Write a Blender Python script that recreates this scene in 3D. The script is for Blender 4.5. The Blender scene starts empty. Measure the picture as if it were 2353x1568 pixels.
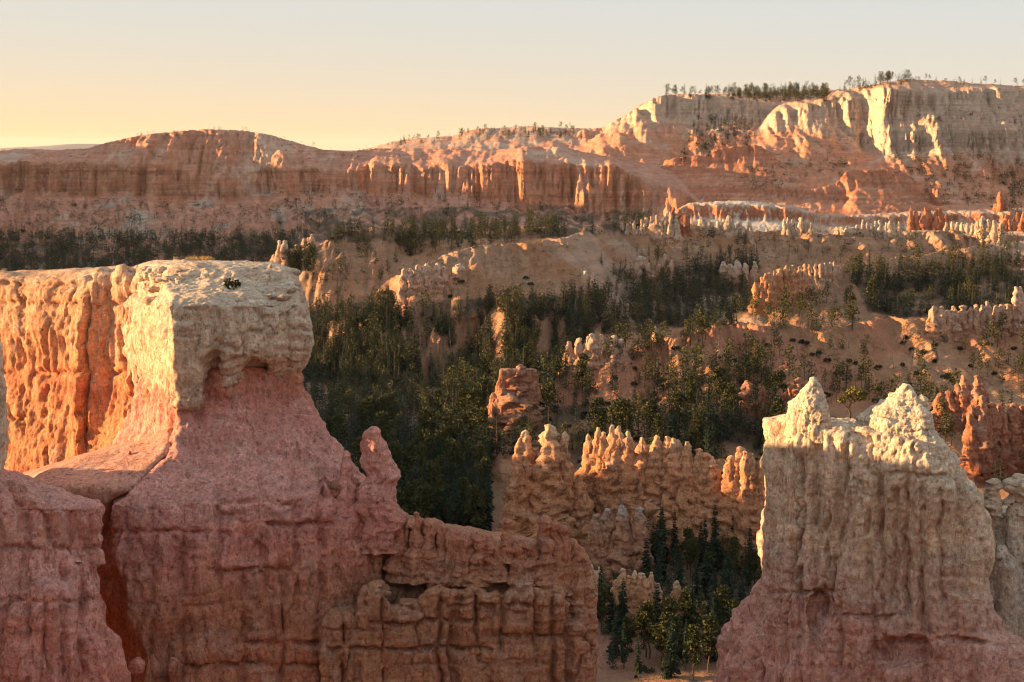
import bpy, math, random
import numpy as np
from mathutils import Vector, Matrix

sc = bpy.context.scene
# ---------------------------------------------------------------- camera, sky, sun, exposure
FPX, CX, CY, HZ = 3268.0, 1176.5, 784.0, 335.0      # working pixels: picture 2353 x 1568, horizon row 335
PITCH = math.atan((CY - HZ) / FPX)
SP, CP = math.sin(PITCH), math.cos(PITCH)
cam = bpy.data.cameras.new('camera'); cam_o = bpy.data.objects.new('camera', cam)
sc.collection.objects.link(cam_o)
cam.sensor_width = 36.0; cam.lens = 36.0 * FPX / 2353.0
cam.clip_start = 0.5; cam.clip_end = 200000
cam_o.location = (0, 0, 0); cam_o.rotation_euler = (math.pi / 2 - PITCH, 0, 0)
sc.camera = cam_o

SUN_AZ = math.radians(-85.0)      # measured from the view direction, negative = left
SUN_EL = math.radians(8.0)
to_sun = Vector((math.sin(SUN_AZ) * math.cos(SUN_EL), math.cos(SUN_AZ) * math.cos(SUN_EL), math.sin(SUN_EL)))
sl = bpy.data.lights.new('sun', 'SUN'); sl.energy = 4.0; sl.angle = math.radians(0.55); sl.color = (1.0, 0.64, 0.30)
so = bpy.data.objects.new('sun', sl); sc.collection.objects.link(so)
so.rotation_euler = to_sun.to_track_quat('Z', 'Y').to_euler()

w = bpy.data.worlds.new('World'); sc.world = w; w.use_nodes = True
wn = w.node_tree; bgn = wn.nodes['Background']
sky = wn.nodes.new('ShaderNodeTexSky'); sky.sky_type = 'NISHITA'; sky.sun_disc = False
sky.sun_elevation = math.radians(4.0); sky.sun_rotation = SUN_AZ
sky.altitude = 2400; sky.air_density = 1.0; sky.dust_density = 1.2; sky.ozone_density = 1.7
def wmix(mode, fac, a, b):
    n = wn.nodes.new('ShaderNodeMix'); n.data_type = 'RGBA'; n.blend_type = mode
    for s_, v in ((n.inputs[0], fac), (n.inputs[6], a), (n.inputs[7], b)):
        if hasattr(v, 'links'): wn.links.new(v, s_)
        else: s_.default_value = v
    return n.outputs[2]
def wmath(op, a, b):
    n = wn.nodes.new('ShaderNodeMath'); n.operation = op
    for s_, v in zip(n.inputs, (a, b)):
        if hasattr(v, 'links'): wn.links.new(v, s_)
        else: s_.default_value = v
    return n.outputs[0]
# pale even dawn dome, warm towards the horizon and more so on the sun's side, over the physical sky
tc = wn.nodes.new('ShaderNodeTexCoord'); sx = wn.nodes.new('ShaderNodeSeparateXYZ'); wn.links.new(tc.outputs['Generated'], sx.inputs[0])
side = wmath('ADD', wmath('MULTIPLY', sx.outputs[0], math.sin(SUN_AZ)), wmath('MULTIPLY', sx.outputs[1], math.cos(SUN_AZ)))
glow = wmath('POWER', wmath('SUBTRACT', 1.0, wmath('ABSOLUTE', sx.outputs[2], 0)), 12.0)
fac = wmath('MULTIPLY', glow, wmath('ADD', .66, wmath('MULTIPLY', side, .36)))
dome = wmix('MIX', fac, (1.04, 1.23, 1.38, 1), (1.92, 1.23, .41, 1))
nis = wmix('MULTIPLY', 1.0, sky.outputs[0], (.05, .03, .015, 1))
wn.links.new(wmix('ADD', 1.0, dome, nis), bgn.inputs[0]); bgn.inputs[1].default_value = 0.15

sc.view_settings.view_transform = 'Standard'; sc.view_settings.look = 'None'
sc.view_settings.gamma = 1.0; sc.view_settings.exposure = 1.92
try:
    sc.view_settings.use_curve_mapping = False
except Exception:
    pass
sc.cycles.max_bounces = 8; sc.cycles.diffuse_bounces = 5; sc.cycles.glossy_bounces = 1
sc.cycles.transmission_bounces = 1; sc.cycles.volume_bounces = 0; sc.cycles.transparent_max_bounces = 4

sc.cycles.filter_width = 1.1
rng = np.random.default_rng(7)
# ---------------------------------------------------------------- noise
_perm = np.random.default_rng(3).permutation(512).astype(np.int32)
_perm = np.concatenate([_perm, _perm, _perm])
_g3 = np.random.default_rng(5).normal(size=(512, 3)).astype(np.float32)
_g3 /= np.linalg.norm(_g3, axis=1)[:, None]
_ang = np.random.default_rng(6).uniform(0, 2 * math.pi, 512)
_g2 = np.stack([np.cos(_ang), np.sin(_ang)], 1).astype(np.float32)
def noise2(x, y):
    x = np.asarray(x, np.float32); y = np.asarray(y, np.float32)
    xf, yf = np.floor(x), np.floor(y); xi = xf.astype(np.int32) & 511; yi = yf.astype(np.int32) & 511
    x = x - xf; y = y - yf
    u = x * x * x * (x * (x * 6 - 15) + 10); v = y * y * y * (y * (y * 6 - 15) + 10)
    def g(ix, iy, dx, dy):
        h = _perm[_perm[ix] + iy] & 511
        return _g2[h, 0] * dx + _g2[h, 1] * dy
    x1 = (xi + 1) & 511; y1 = (yi + 1) & 511
    a = g(xi, yi, x, y); b = g(x1, yi, x - 1, y); c = g(xi, y1, x, y - 1); d = g(x1, y1, x - 1, y - 1)
    a = a + (b - a) * u; c = c + (d - c) * u
    return (a + (c - a) * v) * 1.4
def noise3(p):
    x, y, z = [np.asarray(p[..., k], np.float32) for k in range(3)]
    xf, yf, zf = np.floor(x), np.floor(y), np.floor(z)
    xi = xf.astype(np.int32) & 511; yi = yf.astype(np.int32) & 511; zi = zf.astype(np.int32) & 511
    x = x - xf; y = y - yf; z = z - zf
    u = x * x * x * (x * (x * 6 - 15) + 10); v = y * y * y * (y * (y * 6 - 15) + 10); s = z * z * z * (z * (z * 6 - 15) + 10)
    r = []
    for dz in (0, 1):
        for dy in (0, 1):
            t = []
            for dx in (0, 1):
                h = _perm[_perm[_perm[(xi + dx) & 511] + ((yi + dy) & 511)] + ((zi + dz) & 511)] & 511
                g = _g3[h]
                t.append(g[..., 0] * (x - dx) + g[..., 1] * (y - dy) + g[..., 2] * (z - dz))
            r.append(t[0] + (t[1] - t[0]) * u)
    a = r[0] + (r[1] - r[0]) * v; b = r[2] + (r[3] - r[2]) * v
    return (a + (b - a) * s) * 1.5
def fbm2(x, y, o=4, gain=.5):
    s = 0; a = 1.0; f = 1.0
    for i in range(o):
        s = s + a * noise2(x * f + 17.3 * i, y * f - 9.1 * i); a *= gain; f *= 2.03
    return s
def fbm3(p, o=4, gain=.5):
    s = 0; a = 1.0; f = 1.0
    for i in range(o):
        s = s + a * noise3(p * f + 13.7 * i); a *= gain; f *= 2.03
    return s
def sstep(a, b, x):
    t = np.clip((x - a) / (b - a), 0, 1); return t * t * (3 - 2 * t)
def smooth1(v, k):
    if k < 2: return v
    ker = np.hanning(k + 2)[1:-1]; ker /= ker.sum()
    pad = np.pad(v, (k, k), mode='edge')
    return np.convolve(pad, ker, mode='same')[k:-k]

# ---------------------------------------------------------------- picture point -> place
def P(px, py, Y):
    u = (px - CX) / FPX; v = (CY - py) / FPX
    dy = CP + v * SP; dz = -SP + v * CP
    return np.array([u / dy * Y, Y, dz / dy * Y])
def proj(X, Y, Z):
    d = Y * CP - Z * SP
    return CX + FPX * X / d, CY - FPX * (Y * SP + Z * CP) / d

# ---------------------------------------------------------------- materials
def new_mat(name):
    m = bpy.data.materials.new(name); m.use_nodes = True
    nt = m.node_tree; b = nt.nodes['Principled BSDF']
    b.inputs['Roughness'].default_value = .92
    b.inputs['Specular IOR Level'].default_value = .12
    return m, nt, b
def N(nt, t, **kw):
    n = nt.nodes.new(t)
    for k, v in kw.items(): setattr(n, k, v)
    return n
def L(nt, a, b): nt.links.new(a, b)
def mathn(nt, op, a, b=None, c=None):
    n = N(nt, 'ShaderNodeMath', operation=op)
    for i, v in enumerate((a, b, c)):
        if v is None: continue
        if hasattr(v, 'is_linked') or hasattr(v, 'links'): L(nt, v, n.inputs[i])
        else: n.inputs[i].default_value = v
    return n.outputs[0]
def noise_node(nt, vec, scale, detail=4, rough=.55, sc3=None):
    if sc3 is not None:
        mp = N(nt, 'ShaderNodeMapping'); mp.inputs['Scale'].default_value = sc3
        L(nt, vec, mp.inputs[0]); vec = mp.outputs[0]
    n = N(nt, 'ShaderNodeTexNoise'); n.inputs['Scale'].default_value = scale
    n.inputs['Detail'].default_value = detail; n.inputs['Roughness'].default_value = rough
    L(nt, vec, n.inputs['Vector'])
    return n.outputs['Fac']
def mixrgb(nt, mode, fac, a, b):
    n = N(nt, 'ShaderNodeMix', data_type='RGBA', blend_type=mode)
    for sock, v in ((n.inputs[0], fac), (n.inputs[6], a), (n.inputs[7], b)):
        if hasattr(v, 'links'): L(nt, v, sock)
        else: sock.default_value = v if not isinstance(v, tuple) else (*v[:3], 1)
    return n.outputs[2]
def mrange(nt, v, a, b, c, d):
    n = N(nt, 'ShaderNodeMapRange'); L(nt, v, n.inputs[0])
    for i, q in enumerate((a, b, c, d)): n.inputs[i + 1].default_value = q
    return n.outputs[0]
def bump(nt, h, strength, dist, prev=None):
    n = N(nt, 'ShaderNodeBump'); n.inputs['Strength'].default_value = strength; n.inputs['Distance'].default_value = dist
    L(nt, h, n.inputs['Height'])
    if prev is not None: L(nt, prev, n.inputs['Normal'])
    return n.outputs[0]

# ---------------------------------------------------------------- objects
COL = sc.collection
def link(o, parent=None):
    COL.objects.link(o)
    if parent is not None: o.parent = parent
    return o
def mesh_np(name, v, f, mat=None, smooth=True, cols=None):
    v = np.ascontiguousarray(v, np.float32); f = np.ascontiguousarray(f, np.int32)
    me = bpy.data.meshes.new(name); k = f.shape[1]
    me.vertices.add(len(v)); me.vertices.foreach_set('co', v.ravel())
    me.loops.add(f.size); me.loops.foreach_set('vertex_index', f.ravel())
    me.polygons.add(len(f)); me.polygons.foreach_set('loop_start', np.arange(0, f.size, k, dtype=np.int32))
    try: me.polygons.foreach_set('loop_total', np.full(len(f), k, np.int32))
    except Exception: pass
    me.polygons.foreach_set('use_smooth', np.full(len(f), smooth))
    me.update(calc_edges=True)
    if cols is not None:
        at = me.color_attributes.new('Col', 'FLOAT_COLOR', 'POINT')
        c4 = np.ones((len(v), 4), np.float32); c4[:, :3] = cols
        at.data.foreach_set('color', c4.ravel())
    if mat is not None: me.materials.append(mat)
    return me
def obj(name, me, parent=None):
    return link(bpy.data.objects.new(name, me), parent)
def tag(o, label=None, cat=None, group=None, kind=None):
    for k, v in (('label', label), ('category', cat), ('group', group), ('kind', kind)):
        if v: o[k] = v
    return o
def empty(name, loc=(0, 0, 0)):
    o = bpy.data.objects.new(name, None); o.location = loc; o.empty_display_size = .2
    return link(o)
# ---------------------------------------------------------------- terrain: contours from the picture, far to near
def colset():
    inner = np.linspace(-.385, .385, 800)
    st = .00077; L1 = [-.385]; q = st
    while L1[-1] > -1.5:
        q *= 1.12; L1.append(L1[-1] - q)
    L1 = np.array(L1[1:][::-1])
    return np.concatenate([L1, inner, -L1[::-1]])
ACOL = colset(); NA = len(ACOL)
YD = np.exp(np.linspace(math.log(2.0), math.log(4200), 2300)).astype(np.float32)
def contour(pts, jit=0, seed=0):
    q = np.array([P(*p) for p in pts]); a = q[:, 0] / q[:, 1]; i = np.argsort(a); a = a[i]; q = q[i]
    k = 9
    Yc = smooth1(np.interp(ACOL, a, q[:, 1]), k); Zc = smooth1(np.interp(ACOL, a, q[:, 2]), k)
    if jit: Zc = Zc + jit * Yc / FPX * (fbm2(ACOL * 28 + seed, ACOL * 0 + seed * 1.7, 4, .6)); Yc = Yc + 1.6 * jit * Yc / FPX * fbm2(ACOL * 40 + seed + 9, ACOL * 0, 3)
    return Yc, Zc, a[0], a[-1]
RIDGES = []
def ridge(name, contours, back=(300, 60), floor=None, gul=(20, 40), fade=.7, jit=()):
    """contours: crest first, then nearer and nearer."""
    RIDGES.append(dict(name=name, con=[contour(c, jit[i] if i < len(jit) else 0, i * 3.1 + len(RIDGES)) for i, c in enumerate(contours)], back=back, floor=floor, gul=gul, fade=fade))
def Yl(pts, Y): return [(x, y, Y) for x, y in pts]
# far plateau crest behind the centre
ridge('far_plateau', [
    Yl([(820,352),(840,345),(900,325),(960,318),(1040,312),(1080,299),(1130,294),(1200,290),(1260,292),(1320,294),(1420,298)], 2850),
    Yl([(820,372),(840,365),(900,350),(1000,345),(1200,345),(1420,350)], 2600)], back=(700, 5), gul=(20, 60))
ridge('far_plateau', [
    Yl([(1470,240),(1530,218),(1600,216),(1700,214),(1800,210),(1900,206),(2000,205),(2100,205)], 3050),
    Yl([(1470,262),(1600,232),(1700,240),(1800,255),(1900,255),(2000,255),(2100,255)], 2780)], back=(600, 2), gul=(10, 60))
ridge('far_ridge', [
    [(-1500,370,2500),(-900,360,2500),(-300,350,2450),(0,346,2400),(60,341,2380),(130,344,2380),(200,341,2360),(240,329,2350),(300,314,2350),(380,303,2350),(470,297,2350),(560,299,2350),(620,309,2350),(680,326,2350),(740,343,2350),(800,347,2350),(860,340,2400),(960,340,2400),(1040,343,2350),(1130,346,2350),(1210,336,2300),(1300,337,2300),(1350,350,2300),(1420,362,2300),(1500,378,2300),(1560,400,2300)],
    [(-900,400,2300),(0,378,2275),(150,372,2270),(300,385,2260),(400,392,2250),(520,400,2250),(640,385,2240),(760,395,2250),(900,385,2220),(1000,380,2200),(1130,385,2180),(1210,365,2180),(1300,375,2180),(1400,385,2150),(1560,440,2150)],
    [(-900,450,2270),(0,432,2255),(150,440,2250),(300,447,2240),(400,452,2230),(520,457,2230),(640,450,2220),(760,432,2230),(900,447,2200),(1000,442,2180),(1100,462,2160),(1210,472,2145),(1300,482,2140),(1400,500,2120),(1500,497,2110),(1560,500,2110)],
    [(-900,540,2100),(0,540,2080),(150,545,2080),(300,520,2080),(400,530,2080),(520,530,2080),(640,520,2080),(760,480,2100),(900,500,2080),(1000,500,2050),(1150,515,2000),(1300,520,1980),(1560,530,1950)],
    [(-900,670,1750),(0,660,1750),(300,660,1750),(600,660,1750),(800,605,1750),(1000,580,1750),(1300,560,1750),(1560,550,1800)]],
    back=(500, 120), gul=(27, 46), jit=(0, 14, 20, 24, 8))
ridge('cliff_massif', [
    [(1290,345,2760),(1330,302,2750),(1390,291,2750),(1430,266,2740),(1470,244,2740),(1500,226,2740),(1540,216,2740),(1640,217,2740),(1700,227,2740),(1770,237,2740),(1830,250,2740)],
    [(1290,350,2720),(1390,301,2720),(1430,277,2710),(1480,264,2700),(1540,266,2700),(1640,275,2700),(1700,276,2700),(1770,280,2700),(1830,290,2700)],
    [(1290,365,2500),(1390,342,2500),(1480,347,2500),(1560,360,2500),(1640,350,2500),(1720,332,2520),(1830,330,2540)],
    [(1290,395,2350),(1400,400,2350),(1560,410,2350),(1700,400,2350),(1830,400,2350)],
    [(1290,480,2130),(1830,480,2130)]], back=(500, 5), gul=(30, 38), jit=(0, 4, 8, 12, 10))
ridge('cliff_massif', [
    [(1690,330,2660),(1740,300,2660),(1760,270,2660),(1780,247,2660),(1800,237,2660),(1850,229,2660),(1880,223,2660),(1930,207,2640),(2000,194,2620),(2090,180,2600),(2150,184,2600),(2250,192,2600),(2353,197,2600),(2900,205,2600)],
    [(1690,335,2640),(1740,303,2640),(1780,256,2600),(1850,241,2600),(1930,216,2600),(2000,206,2580),(2025,200,2510),(2045,205,2470),(2150,213,2500),(2250,205,2510),(2353,206,2530),(2900,215,2530)],
    [(1690,337,2630),(1740,308,2620),(1780,266,2590),(1850,250,2590),(1930,228,2588),(1995,228,2560),(2022,262,2492),(2045,270,2462),(2085,242,2488),(2150,240,2492),(2250,232,2500),(2353,232,2520),(2900,240,2520)],
    [(1690,340,2600),(1740,315,2590),(1780,284,2570),(1850,275,2570),(1930,265,2570),(1985,300,2530),(2020,310,2476),(2045,312,2450),(2095,300,2440),(2150,298,2440),(2250,300,2445),(2353,300,2455),(2900,310,2455)],
    [(1690,345,2580),(1740,325,2560),(1780,302,2540),(1850,292,2540),(1930,295,2550),(1985,340,2520),(2015,360,2455),(2045,358,2430),(2095,348,2425),(2150,345,2426),(2250,340,2430),(2353,340,2440),(2900,350,2440)],
    [(1690,375,2420),(1780,352,2420),(1850,355,2400),(1930,372,2400),(2000,387,2380),(2100,400,2350),(2200,402,2350),(2353,430,2350),(2900,440,2350)],
    [(1690,450,2200),(1800,445,2200),(2000,450,2200),(2200,462,2200),(2353,490,2200),(2900,500,2200)],
    [(1690,530,1900),(2353,540,1900),(2900,545,1900)]], back=(500, 5), gul=(26, 42), jit=(0, 3, 5, 6, 8, 12))
# red tiers
ridge('red_tier', [
    [(1528,368,2330),(1560,359,2330),(1640,353,2330),(1648,337,2330),(1740,331,2340),(1775,350,2360)],
    [(1528,395,2310),(1560,378,2318),(1640,374,2318),(1690,372,2318),(1740,366,2322),(1775,372,2340)],
    [(1528,440,2200),(1640,440,2200),(1700,425,2220),(1775,400,2260)]], back=(60, 30), gul=(8, 20), fade=1.5)
ridge('red_tier', [
    [(1720,445,2170),(1790,424,2170),(1860,434,2170),(1925,420,2180),(1942,392,2200),(2040,387,2220),(2090,402,2220),(2140,440,2190),(2170,465,2180)],
    [(1720,470,2140),(1790,468,2140),(1860,470,2140),(1940,470,2140),(1960,432,2160),(2040,432,2180),(2090,440,2180),(2140,470,2160),(2170,480,2150)],
    [(1720,500,1980),(1860,500,1980),(2170,505,1980)]], back=(80, 40), gul=(10, 16), fade=1.2)
ridge('red_tier', [
    [(1560,480,1900),(1580,466,1900),(1640,463,1900),(1700,459,1910),(1770,466,1900),(1830,474,1900),(1880,492,1900),(2000,492,1890),(2100,486,1880),(2353,478,1880),(2700,478,1880)],
    [(1560,482,1850),(1580,472,1850),(1640,470,1850),(1700,472,1850),(1770,474,1850),(1830,481,1850),(1880,496,1850),(2000,497,1850),(2353,487,1850),(2700,487,1850)],
    [(1560,512,1835),(1580,502,1835),(1700,506,1835),(1830,510,1835),(1900,520,1835),(2000,520,1835),(2353,512,1835),(2700,512,1835)],
    [(1560,545,1650),(1700,545,1650),(2353,550,1650),(2700,550,1650)]], back=(100, 30), gul=(18, 28), fade=1.2)
# near half of the amphitheatre
ridge('domed_ridge', [
    [(560,700,1100),(620,650,1110),(680,605,1120),(720,572,1130),(760,543,1140),(800,532,1150),(860,522,1160),(920,532,1190),(1000,530,1230),(1100,527,1250),(1200,523,1260),(1290,520,1260),(1380,530,1260)],
    [(560,740,1060),(640,700,1070),(720,650,1080),(800,632,1085),(900,640,1090),(1000,600,1120),(1100,580,1140),(1380,580,1150)],
    [(560,800,1000),(720,760,1010),(900,755,1010),(1100,720,1020),(1300,720,1020)],
    [(560,885,940),(900,885,920),(1300,860,900)]], back=(120, 60), gul=(22, 42), fade=.6)
ridge('clay_ridge', [
    [(850,690,960),(905,640,970),(980,602,985),(1050,577,1000),(1100,564,1010),(1200,557,1040),(1285,548,1080),(1340,524,1160),(1420,514,1220),(1560,512,1260),(1700,527,1300),(1850,533,1300),(2000,542,1300),(2100,532,1300),(2200,525,1300),(2353,545,1300),(2800,545,1300)],
    [(850,715,940),(980,655,945),(1100,622,965),(1200,622,985),(1300,612,1010),(1420,590,1130),(1560,588,1180),(1700,590,1210),(1850,572,1250),(2000,582,1240),(2150,590,1240),(2353,600,1240),(2800,600,1240)],
    [(700,770,920),(860,765,905),(1000,725,900),(1100,720,905),(1300,720,915),(1420,690,1010),(1560,690,1050),(1700,680,1100),(1850,660,1140),(2000,650,1160),(2353,680,1150),(2800,680,1150)],
    [(400,885,880),(860,885,850),(1100,880,850),(1300,850,850),(1500,780,880),(1700,745,960),(1850,725,1000),(2353,740,1020),(2800,740,1020)]],
    back=(110, 50), gul=(36, 46), fade=.55, jit=(0, 8, 10))
ridge('forest_spur', [
    [(1670,735,868),(1690,722,870),(1730,692,878),(1780,645,890),(1850,614,910),(1930,607,930),(2000,600,950),(2080,587,980),(2160,577,1010),(2260,562,1040),(2353,552,1060),(2800,540,1080)],
    [(1670,745,845),(1780,702,855),(1900,690,868),(2050,690,885),(2353,690,900),(2800,690,900)],
    [(1670,768,800),(1900,760,800),(2353,760,800),(2800,760,800)]], back=(90, 50), gul=(15, 26), fade=.6)
ridge('orange_slope', [
    [(1150,905,628),(1180,890,630),(1220,872,635),(1300,852,640),(1380,822,645),(1460,792,655),(1560,770,662),(1640,746,672),(1720,738,680),(1760,743,680),(1850,760,672),(1900,762,668),(1970,742,690),(2050,729,700),(2130,729,700),(2200,736,692),(2353,746,690),(2800,746,690)],
    [(1110,960,600),(1300,930,605),(1400,900,615),(1560,850,630),(1700,825,645),(1850,825,640),(1960,805,655),(2100,800,662),(2353,810,655),(2800,810,655)],
    [(1040,1020,575),(1200,1020,565),(1400,990,570),(1600,960,580),(1800,930,590),(2000,920,600),(2353,900,600),(2800,900,600)],
    [(900,1090,540),(1200,1090,525),(1500,1080,520),(1700,1060,525),(1900,1060,520),(2353,1080,500),(2800,1080,500)]],
    back=(70, 22), gul=(25, 36), fade=.6)
ridge('valley_floor', [
    [(-900,885,880),(300,885,880),(600,885,860),(1000,885,850),(1300,900,800),(1700,900,760),(2353,860,760),(3000,860,760)],
    [(-900,1090,560),(300,1090,560),(700,1090,560),(1000,1100,545),(1300,1110,520),(1700,1080,510),(2353,1080,500),(3000,1080,500)],
    [(-900,1300,440),(700,1290,440),(1100,1270,440),(1400,1350,415),(1600,1350,415),(1800,1300,430),(2353,1250,440),(3000,1250,440)],
    [(-900,1560,350),(700,1560,350),(1400,1530,358),(1500,1520,360),(1800,1520,358),(2353,1500,360),(3000,1500,360)],
    [(-900,1900,240),(1176,1900,240),(3000,1900,240)],
    [(-900,2300,100),(1176,2300,100),(3000,2300,100)],
    [(-900,2300,30),(1176,2300,30),(3000,2300,30)],
    [(-900,1900,2.5),(1176,1900,2.5),(3000,1900,2.5)]], back=(2600, 90), gul=(6, 40))
# unseen ridges added off left to shade the valley floor and far ridge
YD = np.concatenate([np.exp(np.linspace(math.log(2), math.log(300), 220))[:-1],
                     np.exp(np.linspace(math.log(300), math.log(3150), 2200))[:-1],
                     np.exp(np.linspace(math.log(3150), math.log(4200), 40))]).astype(np.float32)
NY = len(YD)
ZT = np.full((NA, NY), -900.0, np.float32); RID = np.zeros((NA, NY), np.int16)
A2 = ACOL[:, None].astype(np.float32)
def add_layer(z, i0, i1, j0, j1, rid):
    s = ZT[i0:i1, j0:j1]; m = z > s
    s[m] = z[m]; RID[i0:i1, j0:j1][m] = rid
SHADE_RIDGES = [((-330, 430), (-520, 1150), (-51, -94), .55), ((-800, 1150), (-1000, 1900), (-62, 10), .55), ((-1120, 2000), (-1400, 2900), 95, .5)]  # added out of view to block the low sun, sized for the shade wanted
def build_terrain():
    for ri, R in enumerate(RIDGES):
        Ys = np.array([c[0] for c in R['con']]); Zs = np.array([c[1] for c in R['con']])   # crest first
        a0, a1 = R['con'][0][2], R['con'][0][3]
        dY, dz = R['back']
        Ys = np.vstack([Ys[0] + dY + 900, Ys[0] + dY, Ys])[::-1]
        Zs = np.vstack([Zs[0] - dz - 900 * max(.35, dz / dY), Zs[0] - dz, Zs])[::-1]
        last = R['name'] == 'valley_floor'
        if not last:
            Ys = np.vstack([Ys[0] - 400, Ys]); Zs = np.vstack([Zs[0] - 200, Zs])
        A, lam = R['gul']
        lo = max(2.0, Ys.min() - 3 * A); hi = min(4200, Ys.max() + 3 * A)
        j0, j1 = np.searchsorted(YD, [lo, hi]); y = YD[None, j0:j1]
        ext = 900.0 / Ys[1].mean()
        if last: i0, i1 = 0, NA
        else: i0, i1 = np.searchsorted(ACOL, [a0 - ext, a1 + ext])
        X = A2[i0:i1] * y
        n1 = np.abs(noise2(X / lam + 5.1 * ri, y / (5.0 * lam) + 3.3 * ri))
        n2 = np.abs(noise2(X / (lam * .42) + 9.7 + ri, y / (2.2 * lam) - 7.7))
        n3 = noise2(X / (lam * .13) + 2.7, y / (lam * .5)); n3b = np.abs(noise2(X / (lam * .22), y / (lam * .6) + 40))
        wv = A * (1.7 * n1 + .85 * n2 + .14 * n3 + .55 * n3b - .9)
        wv = wv + A * .22 * (np.abs(noise2(X / (lam * .085) + 31, y / (lam * .9))) - .3)
        yw = y + wv * np.clip(y / 60, 0, 1)
        z = np.full(yw.shape, -900, np.float32)
        for k in range(len(Ys) - 1):
            ya = Ys[k, i0:i1, None]; yb = Ys[k + 1, i0:i1, None]; za = Zs[k, i0:i1, None]; zb = Zs[k + 1, i0:i1, None]
            t = (yw - ya) / np.maximum(yb - ya, .5)
            m = (t >= 0) & (t < 1) if not (last and k == 0) else (t < 1)
            t = np.maximum(t, 0)
            z = np.where(m, za + (zb - za) * t, z)
        if not last:
            ac = ACOL[i0:i1, None]; out = np.maximum(a0 - ac, ac - a1); z = z - np.maximum(out, 0) * y * R['fade']
        z = z + (fbm2(X / 37 + ri, y / 37, 3) * .035 * lam * .5 + noise2(X / 6.1, y / 9.0) * .012 * lam * .6) * np.clip(y / 200, .05, 1)
        add_layer(z, i0, i1, j0, j1, ri)
    RIDGES.append(dict(name='shade_ridge'))
    for (xa, ya), (xb, yb), zc, sl_ in SHADE_RIDGES:
        j0, j1 = np.searchsorted(YD, [max(2, ya - 500), yb + 500]); y = YD[None, j0:j1]; i1 = np.searchsorted(ACOL, -.372)
        X = A2[:i1] * y; dx, dy = xb - xa, yb - ya; t = np.clip(((X - xa) * dx + (y - ya) * dy) / (dx * dx + dy * dy), 0, 1)
        d = np.hypot(X - xa - t * dx, y - ya - t * dy)
        zc = zc if np.isscalar(zc) else zc[0] + (zc[1] - zc[0]) * t
        z = zc - sl_ * d + 14 * fbm2(X / 70, y / 70, 3)
        add_layer(z.astype(np.float32), 0, i1, j0, j1, len(RIDGES) - 1)
build_terrain()
def ground_z(X, Y):
    X = np.asarray(X, float); Y = np.asarray(Y, float)
    a = X / Y; i = np.clip(np.searchsorted(ACOL, a) - 1, 0, NA - 2); j = np.clip(np.searchsorted(YD, Y) - 1, 0, NY - 2)
    fa = np.clip((a - ACOL[i]) / (ACOL[i + 1] - ACOL[i]), 0, 1); fy = np.clip((Y - YD[j]) / (YD[j + 1] - YD[j]), 0, 1)
    return (ZT[i, j] * (1 - fa) + ZT[i + 1, j] * fa) * (1 - fy) + (ZT[i, j + 1] * (1 - fa) + ZT[i + 1, j + 1] * fa) * fy
_jn = np.searchsorted(YD, 200)
def ground_hit(px, py, ymin=200):
    """where the ray through a picture point first meets the terrain: world y, or None"""
    u = (px - CX) / FPX; v = (CY - py) / FPX; dy = CP + v * SP; dz = (-SP + v * CP) / dy; ax = u / dy
    j0 = np.searchsorted(YD, ymin); Y = YD[j0:]
    g = ground_z(ax * Y, Y) - dz * Y
    k = np.argmax(g > 0)
    if g[k] <= 0: return None
    if k == 0: return float(Y[0])
    t = -g[k - 1] / (g[k] - g[k - 1])
    return float(Y[k - 1] + t * (Y[k] - Y[k - 1]))
# rows spread by the height they take up in view
NR = 410
def terrain_mesh():
    pyd = proj(A2 * YD[None], YD[None], ZT)[1]
    hor = np.minimum.accumulate(np.minimum(pyd, 4000), axis=1)
    vis = pyd <= hor + 3
    dp = np.abs(np.diff(np.clip(pyd, 100, 1700), axis=1)); wgt = np.where(vis[:, 1:], 1.0, .12)
    pxd = np.broadcast_to(CX + FPX * A2 / 1.0, pyd.shape)[:, 1:]; py1 = pyd[:, 1:]
    hid = np.maximum.reduce([sstep(700, 560, pxd) * sstep(650, 800, py1), sstep(1800, 1960, pxd) * sstep(1080, 1200, py1), sstep(0, -160, pxd), sstep(2380, 2520, pxd), sstep(1360, 1240, pxd) * sstep(1290, 1400, py1)])
    wgt = wgt * (1 - .8 * hid)          # behind the near rocks, or out of frame
    s = np.minimum(dp, 60) * wgt + (np.diff(np.log(YD)) * np.where(YD[1:] < 320, 12, 100))[None]
    s = np.concatenate([np.zeros((NA, 1)), np.cumsum(s, 1)], 1)
    for k in range(6): s[1:-1] = .25 * s[:-2] + .5 * s[1:-1] + .25 * s[2:]
    V = np.zeros((NA, NR, 3), np.float32); rid = np.zeros((NA, NR), np.int16)
    for i in range(NA):
        yy = np.interp(np.linspace(0, s[i, -1], NR), s[i], YD)
        V[i, :, 1] = yy; V[i, :, 0] = ACOL[i] * yy; V[i, :, 2] = np.interp(yy, YD, ZT[i])
        rid[i] = RID[i, np.clip(np.searchsorted(YD, yy), 0, NY - 1)]
    return V, rid
TV, TR = terrain_mesh()
def grid_normals(V):
    du = np.gradient(V, axis=0); dv = np.gradient(V, axis=1); n = np.cross(du, dv)
    return n / np.maximum(np.linalg.norm(n, axis=2), 1e-9)[..., None]
TN = grid_normals(TV)
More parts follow.
